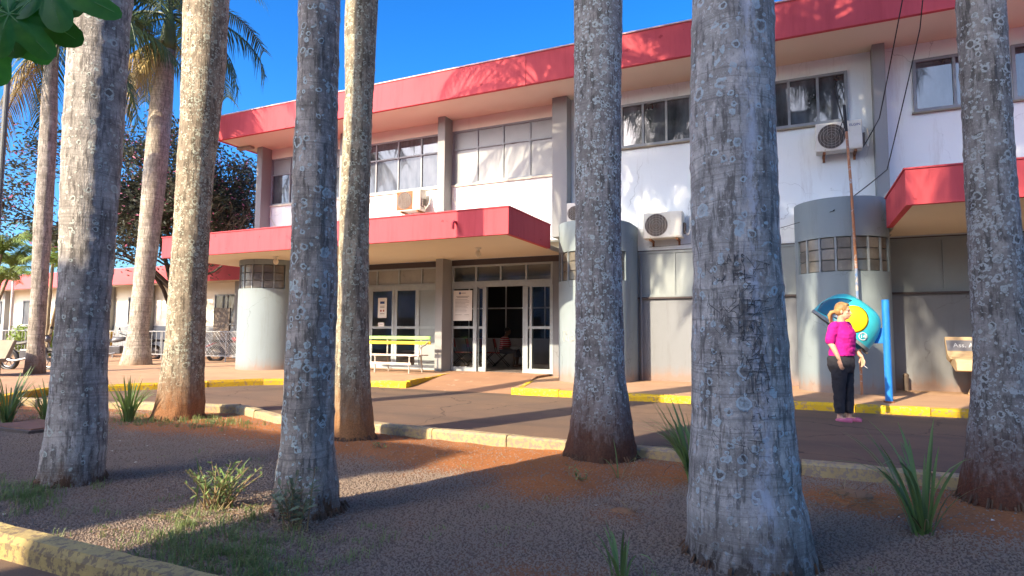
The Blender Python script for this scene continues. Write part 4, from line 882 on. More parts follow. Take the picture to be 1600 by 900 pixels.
weed('small green sprout on orange soil beside the sunny slim trunk', -4.05, 5.35, .07, 6, 4, WLM, 23, .10, .04)
weed('small sprout of leaves in the gravel in front of the rosette trunk', -1.75, 5.05, .09, 5, 4, WLM, 24, .10, .05)
weed('low creeping weed with green leaves at the foot of the carved trunk', -.05, 2.75, .06, 5, 4, WLM, 25, .14, .035)
for x, y, sd, lb in ((.36, 5.4, 41, 'dried tuft of dead grass on red soil right of the carved trunk'), (-.72, 5.42, 42, 'dried heap of straw and roots left of the carved trunk'), (-1.12, 4.25, 43, 'small torn clod of dry roots in the gravel before the carved trunk')):
    rgd = random.Random(sd); T = thing('dead_grass_tuft', lb, 'plant', (x, y, soil_z(x, y)-.01), 'dried tufts in the planter'); k_ = .75 if sd == 43 else 1
    for k in range(34): place('dry_leaf', DRYB[k % 2], T, (rgd.uniform(-.1, .1)*k_, rgd.uniform(-.07, .07)*k_, 0), (rgd.uniform(-.6, .6), rgd.uniform(.1, 1.1), rgd.uniform(0, 6.28)), [k_*rgd.uniform(.09, .24)]*3)
    hm = MB(); hm.ell((x, y, soil_z(x, y)-.01), (.13*k_, .1*k_, .045*k_), 14, 8); hb = hm.build('clod', 'earth', T, smooth=True)
# grass: nobody could count it
gm = MB(); rg = random.Random(31)
def gpatch(cx, cy, rx, ry, n, h):
    for k in range(n):
        if k % 13 == 0: tx_, ty_, th_ = rg.gauss(cx, rx), rg.gauss(cy, ry), rg.uniform(.45, 1.3)
        x, y = rg.gauss(tx_, .035), rg.gauss(ty_, .03)
        if not (2.2 < y < far_y(x)-.2): continue
        z = soil_z(x, y)-.004; a = rg.uniform(0, 6.28); l_ = h*th_*rg.uniform(.5, 1.2); b_ = rg.uniform(.2, 1.3); d = Vector((math.cos(a), math.sin(a), 0)); sd = Vector((-d.y, d.x, 0))*.0028
        o_ = Vector((x, y, z)); m1 = o_+d*l_*.3*b_+Vector((0, 0, l_*.65)); t1 = o_+d*l_*.9*b_+Vector((0, 0, l_*(1-.45*b_)))
        gm.add([o_-sd, o_+sd, m1+sd*.7, m1-sd*.7, t1], [(0, 1, 2, 3), (3, 2, 4)])
gpatch(-2.85, 2.5, .33, .22, 2300, .085); gpatch(-3.5, 2.75, .3, .25, 900, .07); gpatch(-5.5, 2.62, .35, .18, 1600, .09); gpatch(-7.1, 5.9, .3, .25, 500, .10); gpatch(-8.2, 5.7, .4, .3, 500, .1); gpatch(-.55, 2.8, .3, .3, 260, .08); gpatch(-5.5, 4, 2.5, 1, 260, .05); gpatch(-9, 5.9, 1.2, .3, 900, .09); gpatch(-2.2, 3.0, 1.2, .6, 260, .05)
tag(gm.build('grass', 'grass'), 'short patchy green grass growing through the gravel', 'grass', kind='stuff')
# dead straw, twigs and scraps
tw = MB()
for k in range(520):
    x, y = rg.uniform(-9, 2.5), rg.uniform(2.3, 5.8)
    if k < 120: x, y = rg.gauss(.35, .18), rg.gauss(5.35, .14)
    elif k < 220: x, y = rg.gauss(-.6, .2), rg.gauss(5.5, .14)
    elif k < 300: x, y = rg.gauss(-3.6, .3), rg.gauss(3.1, .25)
    y = min(y, far_y(x)-.25); a = rg.uniform(0, 6.28); l_ = rg.uniform(.03, .16); z = soil_z(x, y)+.012
    tw.tube([(x, y, z), (x+l_*math.cos(a), y+l_*math.sin(a), z+rg.uniform(0, .03))], [.0025, .0012], 3)
tag(tw.build('straw_litter', pm('straw', (.30, .21, .11), (.18, .10, .05), 30, bmp=0)), 'dry straw and twigs scattered over the gravel', 'litter', kind='stuff')
sc = MB()
for k in range(30):
    x, y = rg.uniform(-7, 1.5), rg.uniform(2.4, 5.4); a = rg.uniform(0, 6.28); r_ = rg.uniform(.006, .02); z = soil_z(x, y)+.012
    sc.add([(x+r_*math.cos(a), y+r_*math.sin(a), z), (x-r_*math.sin(a), y+r_*math.cos(a), z+.006), (x-r_*math.cos(a), y-r_*math.sin(a), z+.002), (x+r_*math.sin(a), y-r_*math.cos(a), z+.008)], [(0, 1, 2, 3)])
tag(sc.build('paper_scraps', 'sill'), 'tiny pale scraps and fallen leaves lying on the gravel', 'litter', kind='stuff')
mh = thing('inspection_cover', 'rusty rectangular cover plate set in the gravel behind the thick pale trunk', 'cover', (-8.9, 4.65, .03))
MB().box(-9.35, -8.5, 4.4, 4.95, -.05, .03).build('plate', 'plate', mh, bevel=.01); MB().box(-9.4, -8.45, 4.35, 5.0, -.08, .012).build('rim', 'acdark', mh)

# ------------------------------------------------------------------ people
def remesh(mb, vox, m, name, parent, smooth=8, fold=0):
    o = mb.build(name+'_raw', m, None); md = o.modifiers.new('r', 'REMESH'); md.mode = 'VOXEL'; md.voxel_size = vox; md.use_smooth_shade = True
    sm_ = o.modifiers.new('s', 'SMOOTH'); sm_.iterations = smooth; sm_.factor = .5
    dg = bpy.context.evaluated_depsgraph_get(); me = bpy.data.meshes.new_from_object(o.evaluated_get(dg)); me.name = name
    raw = o.data; bpy.data.objects.remove(o); bpy.data.meshes.remove(raw)
    me.polygons.foreach_set('use_smooth', [True]*len(me.polygons))
    if fold:
        co = np.empty(len(me.vertices)*3); me.vertices.foreach_get('co', co); nr = np.empty_like(co); me.vertices.foreach_get('normal', nr); co = co.reshape(-1, 3); nr = nr.reshape(-1, 3)
        for i in range(len(co)):
            x, y, z = co[i]; co[i] += nr[i]*fold*(mnoise.noise(Vector((x*9, y*9, z*13+x*6)))+.6*mnoise.noise(Vector((x*22, y*22, z*30))))
        me.vertices.foreach_set('co', co.ravel()); me.update()
    p = place(name, me, parent)
    return p
def capsule(mb, pts, rs, n=12):
    P = [Vector(p) for p in pts]; d0 = (P[0]-P[1]).normalized(); d1 = (P[-1]-P[-2]).normalized()
    PP = [P[0]+d0*rs[0]*.9, P[0]+d0*rs[0]*.6]+P+[P[-1]+d1*rs[-1]*.6, P[-1]+d1*rs[-1]*.9]; RR = [rs[0]*.4, rs[0]*.8]+list(rs)+[rs[-1]*.8, rs[-1]*.4]
    mb.tube(PP, RR, n)
def ering(cx, cy, z, rx, ry, n=20, ex=2.3): 
    return [(cx+rx*math.copysign(abs(math.cos(2*math.pi*k/n))**(2/ex), math.cos(2*math.pi*k/n)), cy+ry*math.copysign(abs(math.sin(2*math.pi*k/n))**(2/ex), math.sin(2*math.pi*k/n)), z) for k in range(n)]
def head(mb, c, s=1.0, rz=0):
    rot = Matrix.Rotation(rz, 3, 'Z'); c = Vector(c); E = lambda o_, r_, tilt=0: mb.ell(c+rot@Vector(o_)*s, [q*s for q in r_], 16, 10, rot@Matrix.Rotation(tilt, 3, 'Y'))
    E((-.012, 0, .035), (.098, .076, .092)); E((.028, 0, -.035), (.066, .058, .085)); E((.060, 0, -.088), (.026, .026, .022)); E((.0, 0, -.06), (.06, .055, .055))
    E((.078, 0, .028), (.018, .048, .016)); E((.098, 0, -.012), (.012, .013, .030), -.35); E((.110, 0, -.028), (.013, .016, .011)); E((.088, 0, -.055), (.012, .024, .009)); E((.086, 0, -.068), (.012, .021, .008))
    for sg in (-1, 1): E((.055, sg*.04, -.02), (.025, .02, .02)); E((-.012, sg*.078, -.008), (.018, .009, .03))
def hand(mb, wrist, d, palm_n, s=1.0, curl=.4, side=1):
    """palm with four unequal bent fingers and a thumb leaving the side of the palm"""
    w_ = Vector(wrist); d = Vector(d).normalized(); pn = Vector(palm_n); pn = (pn-d*pn.dot(d)).normalized(); sd = d.cross(pn)*side
    for k in range(5): c = w_+d*(.016+.017*k)*s; mb.ell(c, (.013*s, .013*s, .013*s), 8, 6); mb.ell(c+sd*.016*s, (.013*s,)*3, 8, 6); mb.ell(c-sd*.016*s, (.013*s,)*3, 8, 6); mb.ell(c+sd*.03*s*min(1, .4+k*.2), (.011*s,)*3, 8, 6); mb.ell(c-sd*.03*s*min(1, .4+k*.2), (.011*s,)*3, 8, 6)
    for k, (o_, L) in enumerate(((.030, .066), (.010, .076), (-.011, .070), (-.031, .055))):
        p = w_+d*.088*s+sd*o_*s; pts = [p]; dd = d.copy()
        for j, f in enumerate((.45, .32, .23)):
            dd = (dd*math.cos(curl*(.6+.25*k*.3))+pn*math.sin(curl*(.6+.25*k*.3))).normalized(); p = p+dd*L*f*s; pts.append(p)
        capsule(mb, pts, [.0088*s, .0082*s, .0076*s, .0066*s], 8)
    p = w_+d*.028*s+sd*.034*s; capsule(mb, [p, p+(d*.7+sd*.6+pn*.3).normalized()*.034*s, p+(d*.7+sd*.6+pn*.3).normalized()*.034*s+(d*.95+sd*.1+pn*.4).normalized()*.028*s], [.0115*s, .0098*s, .008*s], 8)

# standing woman, built facing +x, right side at -y
W = thing('person', 'blond woman in magenta shirt and black trousers standing on the road by the payphone', 'person', (0, 0, 0))
WR = R(-32)
bd = MB()
hc = (.045, .0, 1.575); head(bd, hc, 1.0, R(18))
capsule(bd, [(-.01, 0, 1.30), (.0, 0, 1.42), (.02, .0, 1.50)], [.085, .060, .055])
bd.loft([ering(0, 0, .86, .15, .18), ering(0, 0, .98, .13, .16), ering(.01, 0, 1.12, .135, .155), ering(.02, 0, 1.24, .13, .165), ering(.0, 0, 1.36, .09, .16), ering(0, 0, 1.42, .05, .07)])
RA = [(-.015, -.185, 1.355), (-.05, -.245, 1.12), (.0, -.25, 1.07), (.075, -.225, .90)]; capsule(bd, RA, [.058, .048, .044, .027]); hand(bd, (.08, -.224, .89), (.16, .06, -1), (.3, .95, 0), 1.0, .38, -1)
LA = [(-.0, .185, 1.355), (-.03, .25, 1.12), (.01, .25, 1.07), (.20, .19, .93)]; capsule(bd, LA, [.058, .047, .043, .026]); hand(bd, (.205, .188, .925), (.25, -.05, -1), (-.3, -.95, .0), 1.0, .55, 1)
for sg in (-1, 1):
    fx = .03 if sg > 0 else -.02
    capsule(bd, [(0, sg*.09, .85), (fx*.5, sg*.09, .48), (fx, sg*.085, .10)], [.10, .065, .038]); bd.ell((fx+.0, sg*.085, .055), (.045, .036, .045)); bd.ell((fx+.08, sg*.09, .035), (.11, .04, .028))
body = remesh(bd, .0052, 'skin', 'body', W, 5)
sh = MB(); sh.loft([ering(-.005, 0, .935, .172, .205), ering(-.005, 0, 1.0, .165, .198), ering(.01, 0, 1.08, .165, .19), ering(.03, 0, 1.2, .172, .19), ering(.03, 0, 1.28, .155, .19), ering(.005, 0, 1.36, .115, .19), ering(-.005, 0, 1.405, .085, .135), ering(-.002, 0, 1.43, .072, .08)])
for sg in (-1, 1): 
    A_ = RA if sg < 0 else LA; capsule(sh, [(A_[0][0], A_[0][1]*.85, 1.362), A_[0], (A_[1][0]*.85, A_[1][1]*1.0, 1.16)], [.074, .072, .073])
sh.ell((.10, -.075, 1.225), (.085, .085, .085)); sh.ell((.10, .075, 1.225), (.085, .085, .085)); sh.ell((.06, 0, 1.02), (.125, .15, .08))
shirt = remesh(sh, .008, 'magenta', 'shirt', W, 6, .011)
tr_ = MB(); tr_.loft([ering(-.015, 0, .70, .15, .185), ering(-.02, 0, .80, .182, .212), ering(-.02, 0, .88, .178, .208), ering(-.01, 0, .985, .155, .188)])
for sg in (-1, 1):
    fx = .03 if sg > 0 else -.02
    tr_.loft([ering(-.005, sg*.098, .80, .118, .10), ering(0, sg*.10, .66, .112, .098), ering(fx*.5, sg*.096, .48, .090, .084), ering(fx*.7, sg*.092, .3, .078, .076), ering(fx, sg*.088, .115, .072, .07)])
remesh(tr_, .008, 'trousers', 'trousers', W, 5, .009)
hr = MB(); rot = Matrix.Rotation(R(18), 3, 'Z'); HV = lambda o_: Vector(hc)+rot@Vector(o_)
hr.ell(HV((-.028, 0, .05)), (.103, .086, .094), 18, 12); hr.ell(HV((-.05, 0, .01)), (.085, .082, .075), 16, 10); hr.ell(HV((.035, .0, .098)), (.05, .062, .028), 14, 8)
for k in range(15):
    a = rg.uniform(-.5, .5); pts = [HV((-.115, a*.03, .0)), HV((-.165, a*.06, -.01)), HV((-.195, a*.08, -.055)), HV((-.175+a*.03, a*.09, -.125-.03*rg.random()))]; capsule(hr, pts, [.026, .03, .03, .010], 8)
hair = remesh(hr, .006, 'hairblond', 'hair', W, 4)
for sg in (-1, 1):
    MB().ell(HV((.079, sg*.030, .006)), (.010, .013, .008)).build('eye', 'eye', body, smooth=True); 
    fx = .03 if sg > 0 else -.02; s2 = MB(); s2.loft([ering(fx+.065, sg*.09, z, rx, ry) for z, rx, ry in ((.0, .125, .04), (.018, .13, .044), (.036, .118, .042), (.05, .07, .036))]); s2.ell((fx+.13, sg*.092, .035), (.065, .042, .03)); remesh(s2, .006, 'pinkshoe', 'shoe', W, 4)
MB().ell(HV((.098, 0, -.061)), (.009, .022, .012)).build('lips', 'lips', body, smooth=True)
MB().tube([HV((-.122, 0, .0)), HV((-.14, 0, -.003))], .034, 12).build('hair_band', 'dots', hair)
MB().disc((-.02, -.282, 1.245), .012, 'y', .01, 10).build('sleeve_logo', 'whitedecal', shirt); MB().tube([(.118, -.02, 1.352), (.125, -.02, 1.35)], .007, 8).build('brooch', 'whitedecal', shirt)
MB().tube([(.255, .15, .80), (.32, .12, .765)], .0045, 6).build('cigarette', 'whitedecal', body)
W.location = (.585, 10.12, 0); W.scale = (.93, .93, 1.0); W.rotation_euler = (0, 0, WR)

# ------------------------------------------------------------------ waiting room: chairs and a seated man
def folding_chair():
    c = thing('folding_chair', 'red folding chair with black crossed legs in the waiting room row', 'chair', (0, 0, 0), 'red chairs in the waiting room')
    MB().box(-.2, .2, -.2, .22, .42, .445).build('seat', 'chairred', c, bevel=.012)
    MB().loft([[(-.2, .22, .60), (.2, .22, .60), (.2, .24, .60), (-.2, .24, .60)], [(-.2, .28, .88), (.2, .28, .88), (.2, .30, .88), (-.2, .30, .88)]]).build('backrest', 'chairred', c, bevel=.01)
    for sg in (-1, 1):
        MB().tube([(sg*.2, -.22, 0), (sg*.2, .2, .45), (sg*.2, .29, .88)], .013, 6).build('leg', 'bikeblack', c); MB().tube([(sg*.21, .3, 0), (sg*.21, -.16, .44)], .013, 6).build('leg', 'bikeblack', c)
    return c
cs = []; ch0 = folding_chair()
for k in range(6):
    c = ch0 if k == 0 else copy_tree(ch0)
    c.location = (-11.0+.5*k, 17.62, .188); c.rotation_euler = (0, 0, R(108)); cs.append(c)
names = ['first red chair from the left, dim behind the left glass of the sliding door', 'second red chair from the left, behind the poster glass', 'third red chair from the left, behind the narrow door leaf', 'fourth red chair, leftmost of those in the open doorway', 'fifth red chair, next to the seated man in the doorway', 'red chair on which the man in the striped shirt sits']
for c, n_ in zip(cs, names): c['label'] = n_
P2 = thing('person', 'seated man in red striped shirt and dark trousers looking down inside the doorway', 'person', (0, 0, 0))
mb = MB(); head(mb, (.10, 0, 1.12), .98); capsule(mb, [(.02, 0, .9), (.07, 0, 1.04)], [.07, .055]); mb.loft([ering(-.05, 0, .44, .13, .17), ering(-.02, 0, .65, .12, .165), ering(.0, 0, .85, .11, .18), ering(.02, 0, .95, .05, .08)])
for sg in (-1, 1):
    capsule(mb, [(0, sg*.2, .86), (.06, sg*.25, .62), (.34, sg*.12, .60)], [.055, .045, .028]); hand(mb, (.34, sg*.12, .6), (1, -sg*.25, .1), (0, 0, 1), 1, .5, sg)
    capsule(mb, [(0, sg*.1, .50), (.42, sg*.12, .50)], [.085, .06]); capsule(mb, [(.42, sg*.12, .48), (.38, sg*.12, .08)], [.058, .038]); mb.ell((.44, sg*.12, .04), (.12, .045, .04))
bo = remesh(mb, .0085, 'skindark', 'body', P2, 4)
mb = MB(); mb.loft([ering(-.05, 0, .45, .15, .19), ering(-.02, 0, .65, .14, .185), ering(.0, 0, .85, .13, .2), ering(.02, 0, .95, .07, .10)])
for sg in (-1, 1): capsule(mb, [(0, sg*.17, .87), (0, sg*.21, .84), (.04, sg*.25, .70)], [.07, .072, .07])
remesh(mb, .012, 'stripes', 'shirt', P2, 4)
mb = MB(); mb.loft([ering(-.03, 0, .42, .16, .2), ering(-.03, 0, .56, .15, .19)])
for sg in (-1, 1): capsule(mb, [(0, sg*.1, .50), (.43, sg*.12, .50), (.44, sg*.12, .36)], [.1, .08, .072])
remesh(mb, .012, 'dots', 'trousers', P2, 4)
mb = MB(); mb.ell((.085, 0, 1.165), (.1, .085, .075)); mb.build('hair', 'bikeblack', P2, smooth=True)
P2.location = (-8.42, 17.6, .188)
bag = tag(MB().ell((-8.02, 17.5, .80), (.15, .14, .075), 14, 9).build('cloth_bag', 'galv', None, smooth=True), 'pale cloth bundle on the lap of the seated man', 'bag')

# ------------------------------------------------------------------ left background
wing = thing('clinic_wing', 'low side wing with pale red fascia behind the trees at far left', 'building', (-30, 19, 0))
part('fascia', 'pinkfascia', wing, -60, -19.5, 18.2, 18.35, 3.42, 4.18); part('roof', 'coping', wing, -60, -19.5, 18.35, 27, 3.9, 4.1); part('soffit', 'soffit', wing, -60, -19.5, 18.35, 19.3, 3.43, 3.53)
part('wall', 'cream', wing, -60, -19.5, 19.3, 19.5, 0, 3.43); part('skirting', 'grey', wing, -60, -19.5, 19.25, 19.3, .1, 1.5)  # wing wall toned down in colour for the shade of the trees
for x in range(-58, -19, 3): part('column', 'greycol', wing, x, x+.25, 18.9, 19.27, .1, 3.43)
for x in range(-57, -20, 3): window(wing, x+.4, x+2.0, 1.55, 2.9, 19.27, 2, [], 'frame', lambda r_, k: 'panecurtain' if r_ == 0 else None)
part('door', 'acdark', wing, -23.6, -22.6, 19.2, 19.27, .12, 2.3)
part('wall', 'inwall', wing, -19.6, -16.2, 19.3, 19.5, 0, 3.4)
# railings
def railing(label, x0, x1, y, mesh=False):
    r_ = thing('railing', label, 'railing', (x0, y, .13)); zt = 1.24; zb = .38
    MB().tube([(x0, y, zt), (x1, y, zt)], .022, 6).build('top_rail', 'galv', r_); MB().tube([(x0, y, zb), (x1, y, zb)], .02, 6).build('bottom_rail', 'galv', r_)
    n = max(2, round((x1-x0)/1.0))
    for k in range(n+1): x = x0+(x1-x0)*k/n; MB().tube([(x, y, .12), (x, y, zt)], .022, 6).build('post', 'galv', r_)
    if mesh:
        mb = MB(); s_ = .085; k = x0-(zt-zb)
        while k < x1:
            for sg in (1, -1):
                a, b_ = (k, k+zt-zb); 
                lo = max(a, x0); hi = min(b_, x1)
                if hi > lo:
                    za = zb+(lo-a); zc = zb+(hi-a)
                    if sg < 0: za, zc = zt-(lo-a), zt-(hi-a)
                    mb.tube([(lo, y, za), (hi, y, zc)], .008, 3)
            k += s_
        tag(mb.build('wire_mesh', 'galv', r_), kind='stuff')
    else:
        n2 = round((x1-x0)/.25); me = MB().tube([(0, 0, zb-.13), (0, 0, zt-.13)], .011, 5).mesh('bar', 'galv')
        for k in range(1, n2): place('bar', me, r_, ((x1-x0)*k/n2, 0, 0))
    return r_
railing('diamond mesh railing panel between the lichen trunk and the rounded pier', -19.4, -17.1, 15.4, True)
railing('steel bar railing behind the distant leaning palm', -25.5, -19.7, 15.4); railing('steel bar railing section at the far left edge', -32, -26, 14.6)
def motorbike(label, x, y, rz, m, src=None):
    if src: t = copy_tree(src); t['label'] = label
    else:
        t = thing('motorbike', label, 'motorbike', (0, 0, 0), 'parked motorbikes behind the railing')
        for wx in (-.62, .62):
            wh = MB().torus((wx, 0, .3), .27, .05, 'y', 24, 8).build('wheel', 'bikeblack', t, smooth=True); rm = MB().torus((wx, 0, .3), .2, .018, 'y', 20, 5).disc((wx, 0, .3), .06, 'y', .1, 12)
            for k in range(6): rm.tube([(wx, 0, .3), (wx+.2*math.cos(k*1.047), 0, .3+.2*math.sin(k*1.047))], .012, 4)
            rm.build('rim', 'chrome', wh)
        MB().loft([ering(-.05, 0, .72, .12, .10), ering(.14, 0, .80, .26, .13), ering(.14, 0, .92, .2, .1)]).build('fuel_tank', m, t, smooth=True)
        MB().loft([[(-.75, -.1, .74), (-.75, .1, .74), (-.75, .08, .84), (-.75, -.08, .84)], [(-.3, -.13, .72), (-.3, .13, .72), (-.3, .11, .80), (-.3, -.11, .80)], [(.0, -.1, .76), (.0, .1, .76), (.0, .08, .85), (.0, -.08, .85)]]).build('saddle', 'bikeblack', t, bevel=.02)
        MB().box(-.2, .25, -.14, .14, .32, .6).build('engine', 'chrome', t, bevel=.03); MB().tube([(.1, -.16, .35), (-.3, -.19, .27), (-.8, -.2, .38)], [.03, .035, .045], 8).build('exhaust', 'chrome', t)
        for sg in (-1, 1): MB().tube([(.62, sg*.09, .3), (.42, sg*.07, .95)], .022, 6).build('fork', 'chrome', t)
        MB().tube([(.3, -.36, 1.04), (.4, -.15, .98), (.4, .15, .98), (.3, .36, 1.04)], .016, 6).build('handlebar', 'bikeblack', t); MB().ell((.52, 0, .88), (.07, .09, .09)).build('headlight', 'chrome', t, smooth=True)
        MB().loft([[(-.95, -.07, .56), (-.95, .07, .56), (-.95, .06, .6), (-.95, -.06, .6)], [(-.6, -.08, .72), (-.6, .08, .72), (-.6, .07, .76), (-.6, -.07, .76)]]).build('mudguard', m, t); MB().ell((.62, 0, .62), (.2, .07, .03)).build('mudguard', m, t, smooth=True)
        for sg in (-1, 1):
            MB().tube([(.33, sg*.3, 1.04), (.30, sg*.34, 1.18)], .008, 4).ell((.29, sg*.36, 1.2), (.015, .06, .04)).build('mirror', 'bikeblack', t)
    t.location = (x, y, .12); t.rotation_euler = (0, 0, rz)
    if src:
        for o in kids(t):
            if o.name.split('.')[0] in ('fuel_tank', 'mudguard'): o.data = o.data.copy(); o.data.materials[0] = M[m]
    return t
m0 = motorbike('red motorbike parked behind the diamond mesh railing', -19.0, 16.4, R(60), 'bikered')
motorbike('black motorbike behind the foot of the lichen covered trunk', -22.2, 16.2, R(70), 'bikeblack', m0)
motorbike('grey motorbike behind the thick pale trunk near the leaning palm', -21.9, 13.8, R(35), 'bikegrey', m0)
motorbike('black motorbike beside the concrete bench at the far left', -19.6, 10.0, R(20), 'bikeblack', m0)
cb2 = thing('concrete_bench', 'small weathered tan concrete bench cut by the left edge', 'bench', (-17.3, 8.0, .13))
MB().loft([[(x, 8.35, .55), (x, 8.25, .55), (x, 8.42, 1.0), (x, 8.5, 1.0)] for x in (-18.6, -17.2)]).build('backrest', 'concretegrey', cb2, bevel=.015); MB().box(-18.6, -17.2, 7.85, 8.3, .48, .56).build('seat', 'concretegrey', cb2, bevel=.015)
for x in (-18.3, -17.5): MB().box(x-.06, x+.06, 7.95, 8.3, .12, .48).build('leg', 'concretegrey', cb2)
for x, m, lb in ((-26.2, 'bluebin', 'blue plastic bin behind the ringed palm'), (-25.6, 'yellowbin', 'yellow plastic bin behind the ringed palm')):
    t = thing('litter_bin', lb, 'bin', (x, 15.8, .12), 'coloured bins by the railing'); MB().loft([ering(x, 15.8, z, r_, r_) for z, r_ in ((.45, .2), (1.1, .26))]).build('bucket', m, t); MB().tube([(x, 15.8, .12), (x, 15.8, .5)], .04, 8).build('stand', 'galv', t); MB().loft([ering(x, 15.8, z, r_, r_) for z, r_ in ((1.1, .28), (1.16, .27), (1.3, .12))]).build('lid', m, t)
# flowering tree
def leafy(name, pts, size, m, parent, rg_, spread, per):
    mb = MB()
    for p in pts:
        for k in range(per):
            c = Vector(p)+Vector((rg_.gauss(0, spread), rg_.gauss(0, spread), rg_.gauss(0, spread*.8))); u = Vector((rg_.gauss(0, 1), rg_.gauss(0, 1), rg_.gauss(0, .6))).normalized(); v = u.orthogonal().normalized(); s_ = size*rg_.uniform(.6, 1.3)
            mb.add([c-u*s_, c-v*s_*.4, c+u*s_, c+v*s_*.4], [(0, 1, 2, 3)])
    return mb.build(name, m, parent)
def branching(x, y, h, r0, seed, levels=4, nb=(3, 4), spread=.7, first=None):
    rg_ = random.Random(seed); mb = MB(); tips = []
    def grow(p, d, l_, r_, lev):
        q = p+d*l_; mid = p.lerp(q, .5)+Vector((rg_.gauss(0, .05), rg_.gauss(0, .05), rg_.gauss(0, .04)))*l_
        mb.tube([p, mid, q], [r_, r_*.85, r_*.65], 6 if lev < 2 else 4, False)
        if lev >= 2: tips.append(mid)
        if lev == levels: tips.append(q); return
        for k in range(rg_.randint(*nb)):
            dd = (d+Vector((rg_.gauss(0, spread), rg_.gauss(0, spread), rg_.gauss(.1, spread*.6)))).normalized(); grow(q, dd, l_*rg_.uniform(.62, .85), r_*.6, lev+1)
    for d, l_ in first: grow(Vector((x, y, .1)), Vector(d).normalized(), l_, r0, 0)
    return mb, tips
ft = thing('flowering_tree', 'dark twiggy tree with pink blossom behind the leaning palm', 'tree', (-22.5, 16.6, .1))
mbt, tips = branching(-22.5, 16.6, 8, .14, 5, 5, (2, 4), .5, [((.1, 0, 1), 2.5), ((-.35, .1, 1), 2.3), ((.4, -.1, 1), 2.4), ((.0, -.1, 1), 2.9)])
tips = [p for p in tips if p.z < 9.5 and -24.9 < p.x < -18.9 and p.y < 19.2]
mbt.build('trunk', 'branch', ft); rgt = random.Random(8); leafy('crown', tips, .075, 'treeleaf', ft, rgt, .26, max(5, 46000//max(1, len(tips))))
top_ = [p for p in tips if p.z > 4.5 and rgt.random() < .3]; leafy('blossom', top_, .07, 'blossom', ft, rgt, .35, 3)
# areca palms
AF = frond_mesh('frond', 2.0, R(65), R(110), 'areca', 12, .5, 30, .5)
for x, y, hs_, lb in ((-30.0, 13.5, [(.1, .9, 3.9), (.5, .3, 4.4), (1.2, 0, 3.2)], 'clump of thin leaning areca palms at the far left above the bush'), (-26.8, 14.2, [(-.2, .2, 4.6), (.9, .1, 3.6)], 'pair of slender areca palms behind the ringed trunk')):
    t = thing('areca_palm', lb, 'palm tree', (x, y, .1), 'slender areca palms')
    for dx, dy, h in hs_:
        MB().tube([(x, y, .1), (x+dx*.4, y+dy*.4, h*.5), (x+dx, y+dy, h)], [.09, .07, .055], 8).build('stem', 'arecastem', t)
        for k in range(9): place('frond', AF, t, (dx, dy, h-.15), (0, rgt.uniform(-.2, .3), k*.72+rgt.random()*.4), [rgt.uniform(.8, 1.1)]*3)
bs = thing('bush', 'bright yellow green bush behind the railing at the left edge', 'shrub', (-29.5, 15.6, .1)); pts = [(-29.6+rgt.gauss(0, .9), 15.6+rgt.gauss(0, .5), .3+abs(rgt.gauss(.45, .4))) for k in range(90)]
leafy('foliage', pts, .09, 'bush', bs, rgt, .16, 40); MB().tube([(-29.6, 15.6, .1), (-29.5, 15.6, .9)], .05, 6).build('stem', 'branch', bs)
# light pole at left with a floodlight bracket
lp = thing('light_pole', 'slim grey steel pole with bracket and lamp box at the left edge', 'street lamp', (-11.75, 5.6, 0))
px, py = -11.86, 5.46
MB().tube([(px, py, 0), (px, py, 7.95)], [.045, .040], 12).build('pole', 'pole', lp); MB().tube([(px, py, 7.45), (px+.3, py+.02, 7.6), (px+.36, py+.02, 7.6)], .022, 6).tube([(px+.36, py, 7.7), (px+.36, py, 7.25)], .03, 6).tube([(px-.02, py, 7.0), (px+.22, py, 7.0)], .014, 5).build('bracket', 'galv', lp)
MB().box(px+.06, px+.30, py-.10, py+.12, 6.45, 7.02).build('lamp_box', 'bikeblack', lp, bevel=.02); MB().box(px+.0, px+.12, py-.12, py+.12, 6.5, 6.98).build('box_side', 'galv', lp)
MB().torus((px, py, 7.4), .05, .012, 'z', 14, 5).torus((px, py, 7.15), .05, .012, 'z', 14, 5).build('band', 'acdark', lp)
MB().tube([(px-.05, py, 6.9), (px-.5, py+.3, 6.75), (px-1.5, py+.6, 7.0)], .014, 5).build('cable_run', 'cable', lp)
for x, y, h, lb in ((-33.5, 16.2, 3.6, 'thin white lamp post far behind the areca palms'), (-28.0, 17.2, 4.9, 'white globe lamp post half hidden by the ringed trunk')):
    t = thing('lamp_post', lb, 'street lamp', (x, y, .1), 'white lamp posts in the far left yard'); MB().tube([(x, y, .1), (x, y, h)], .05, 8).build('post', 'acwhite', t); MB().loft([ering(x, y, h+z, r_, r_) for z, r_ in ((0, .1), (.1, .26), (.35, .22), (.45, .08))]).build('shade', 'lamp', t)

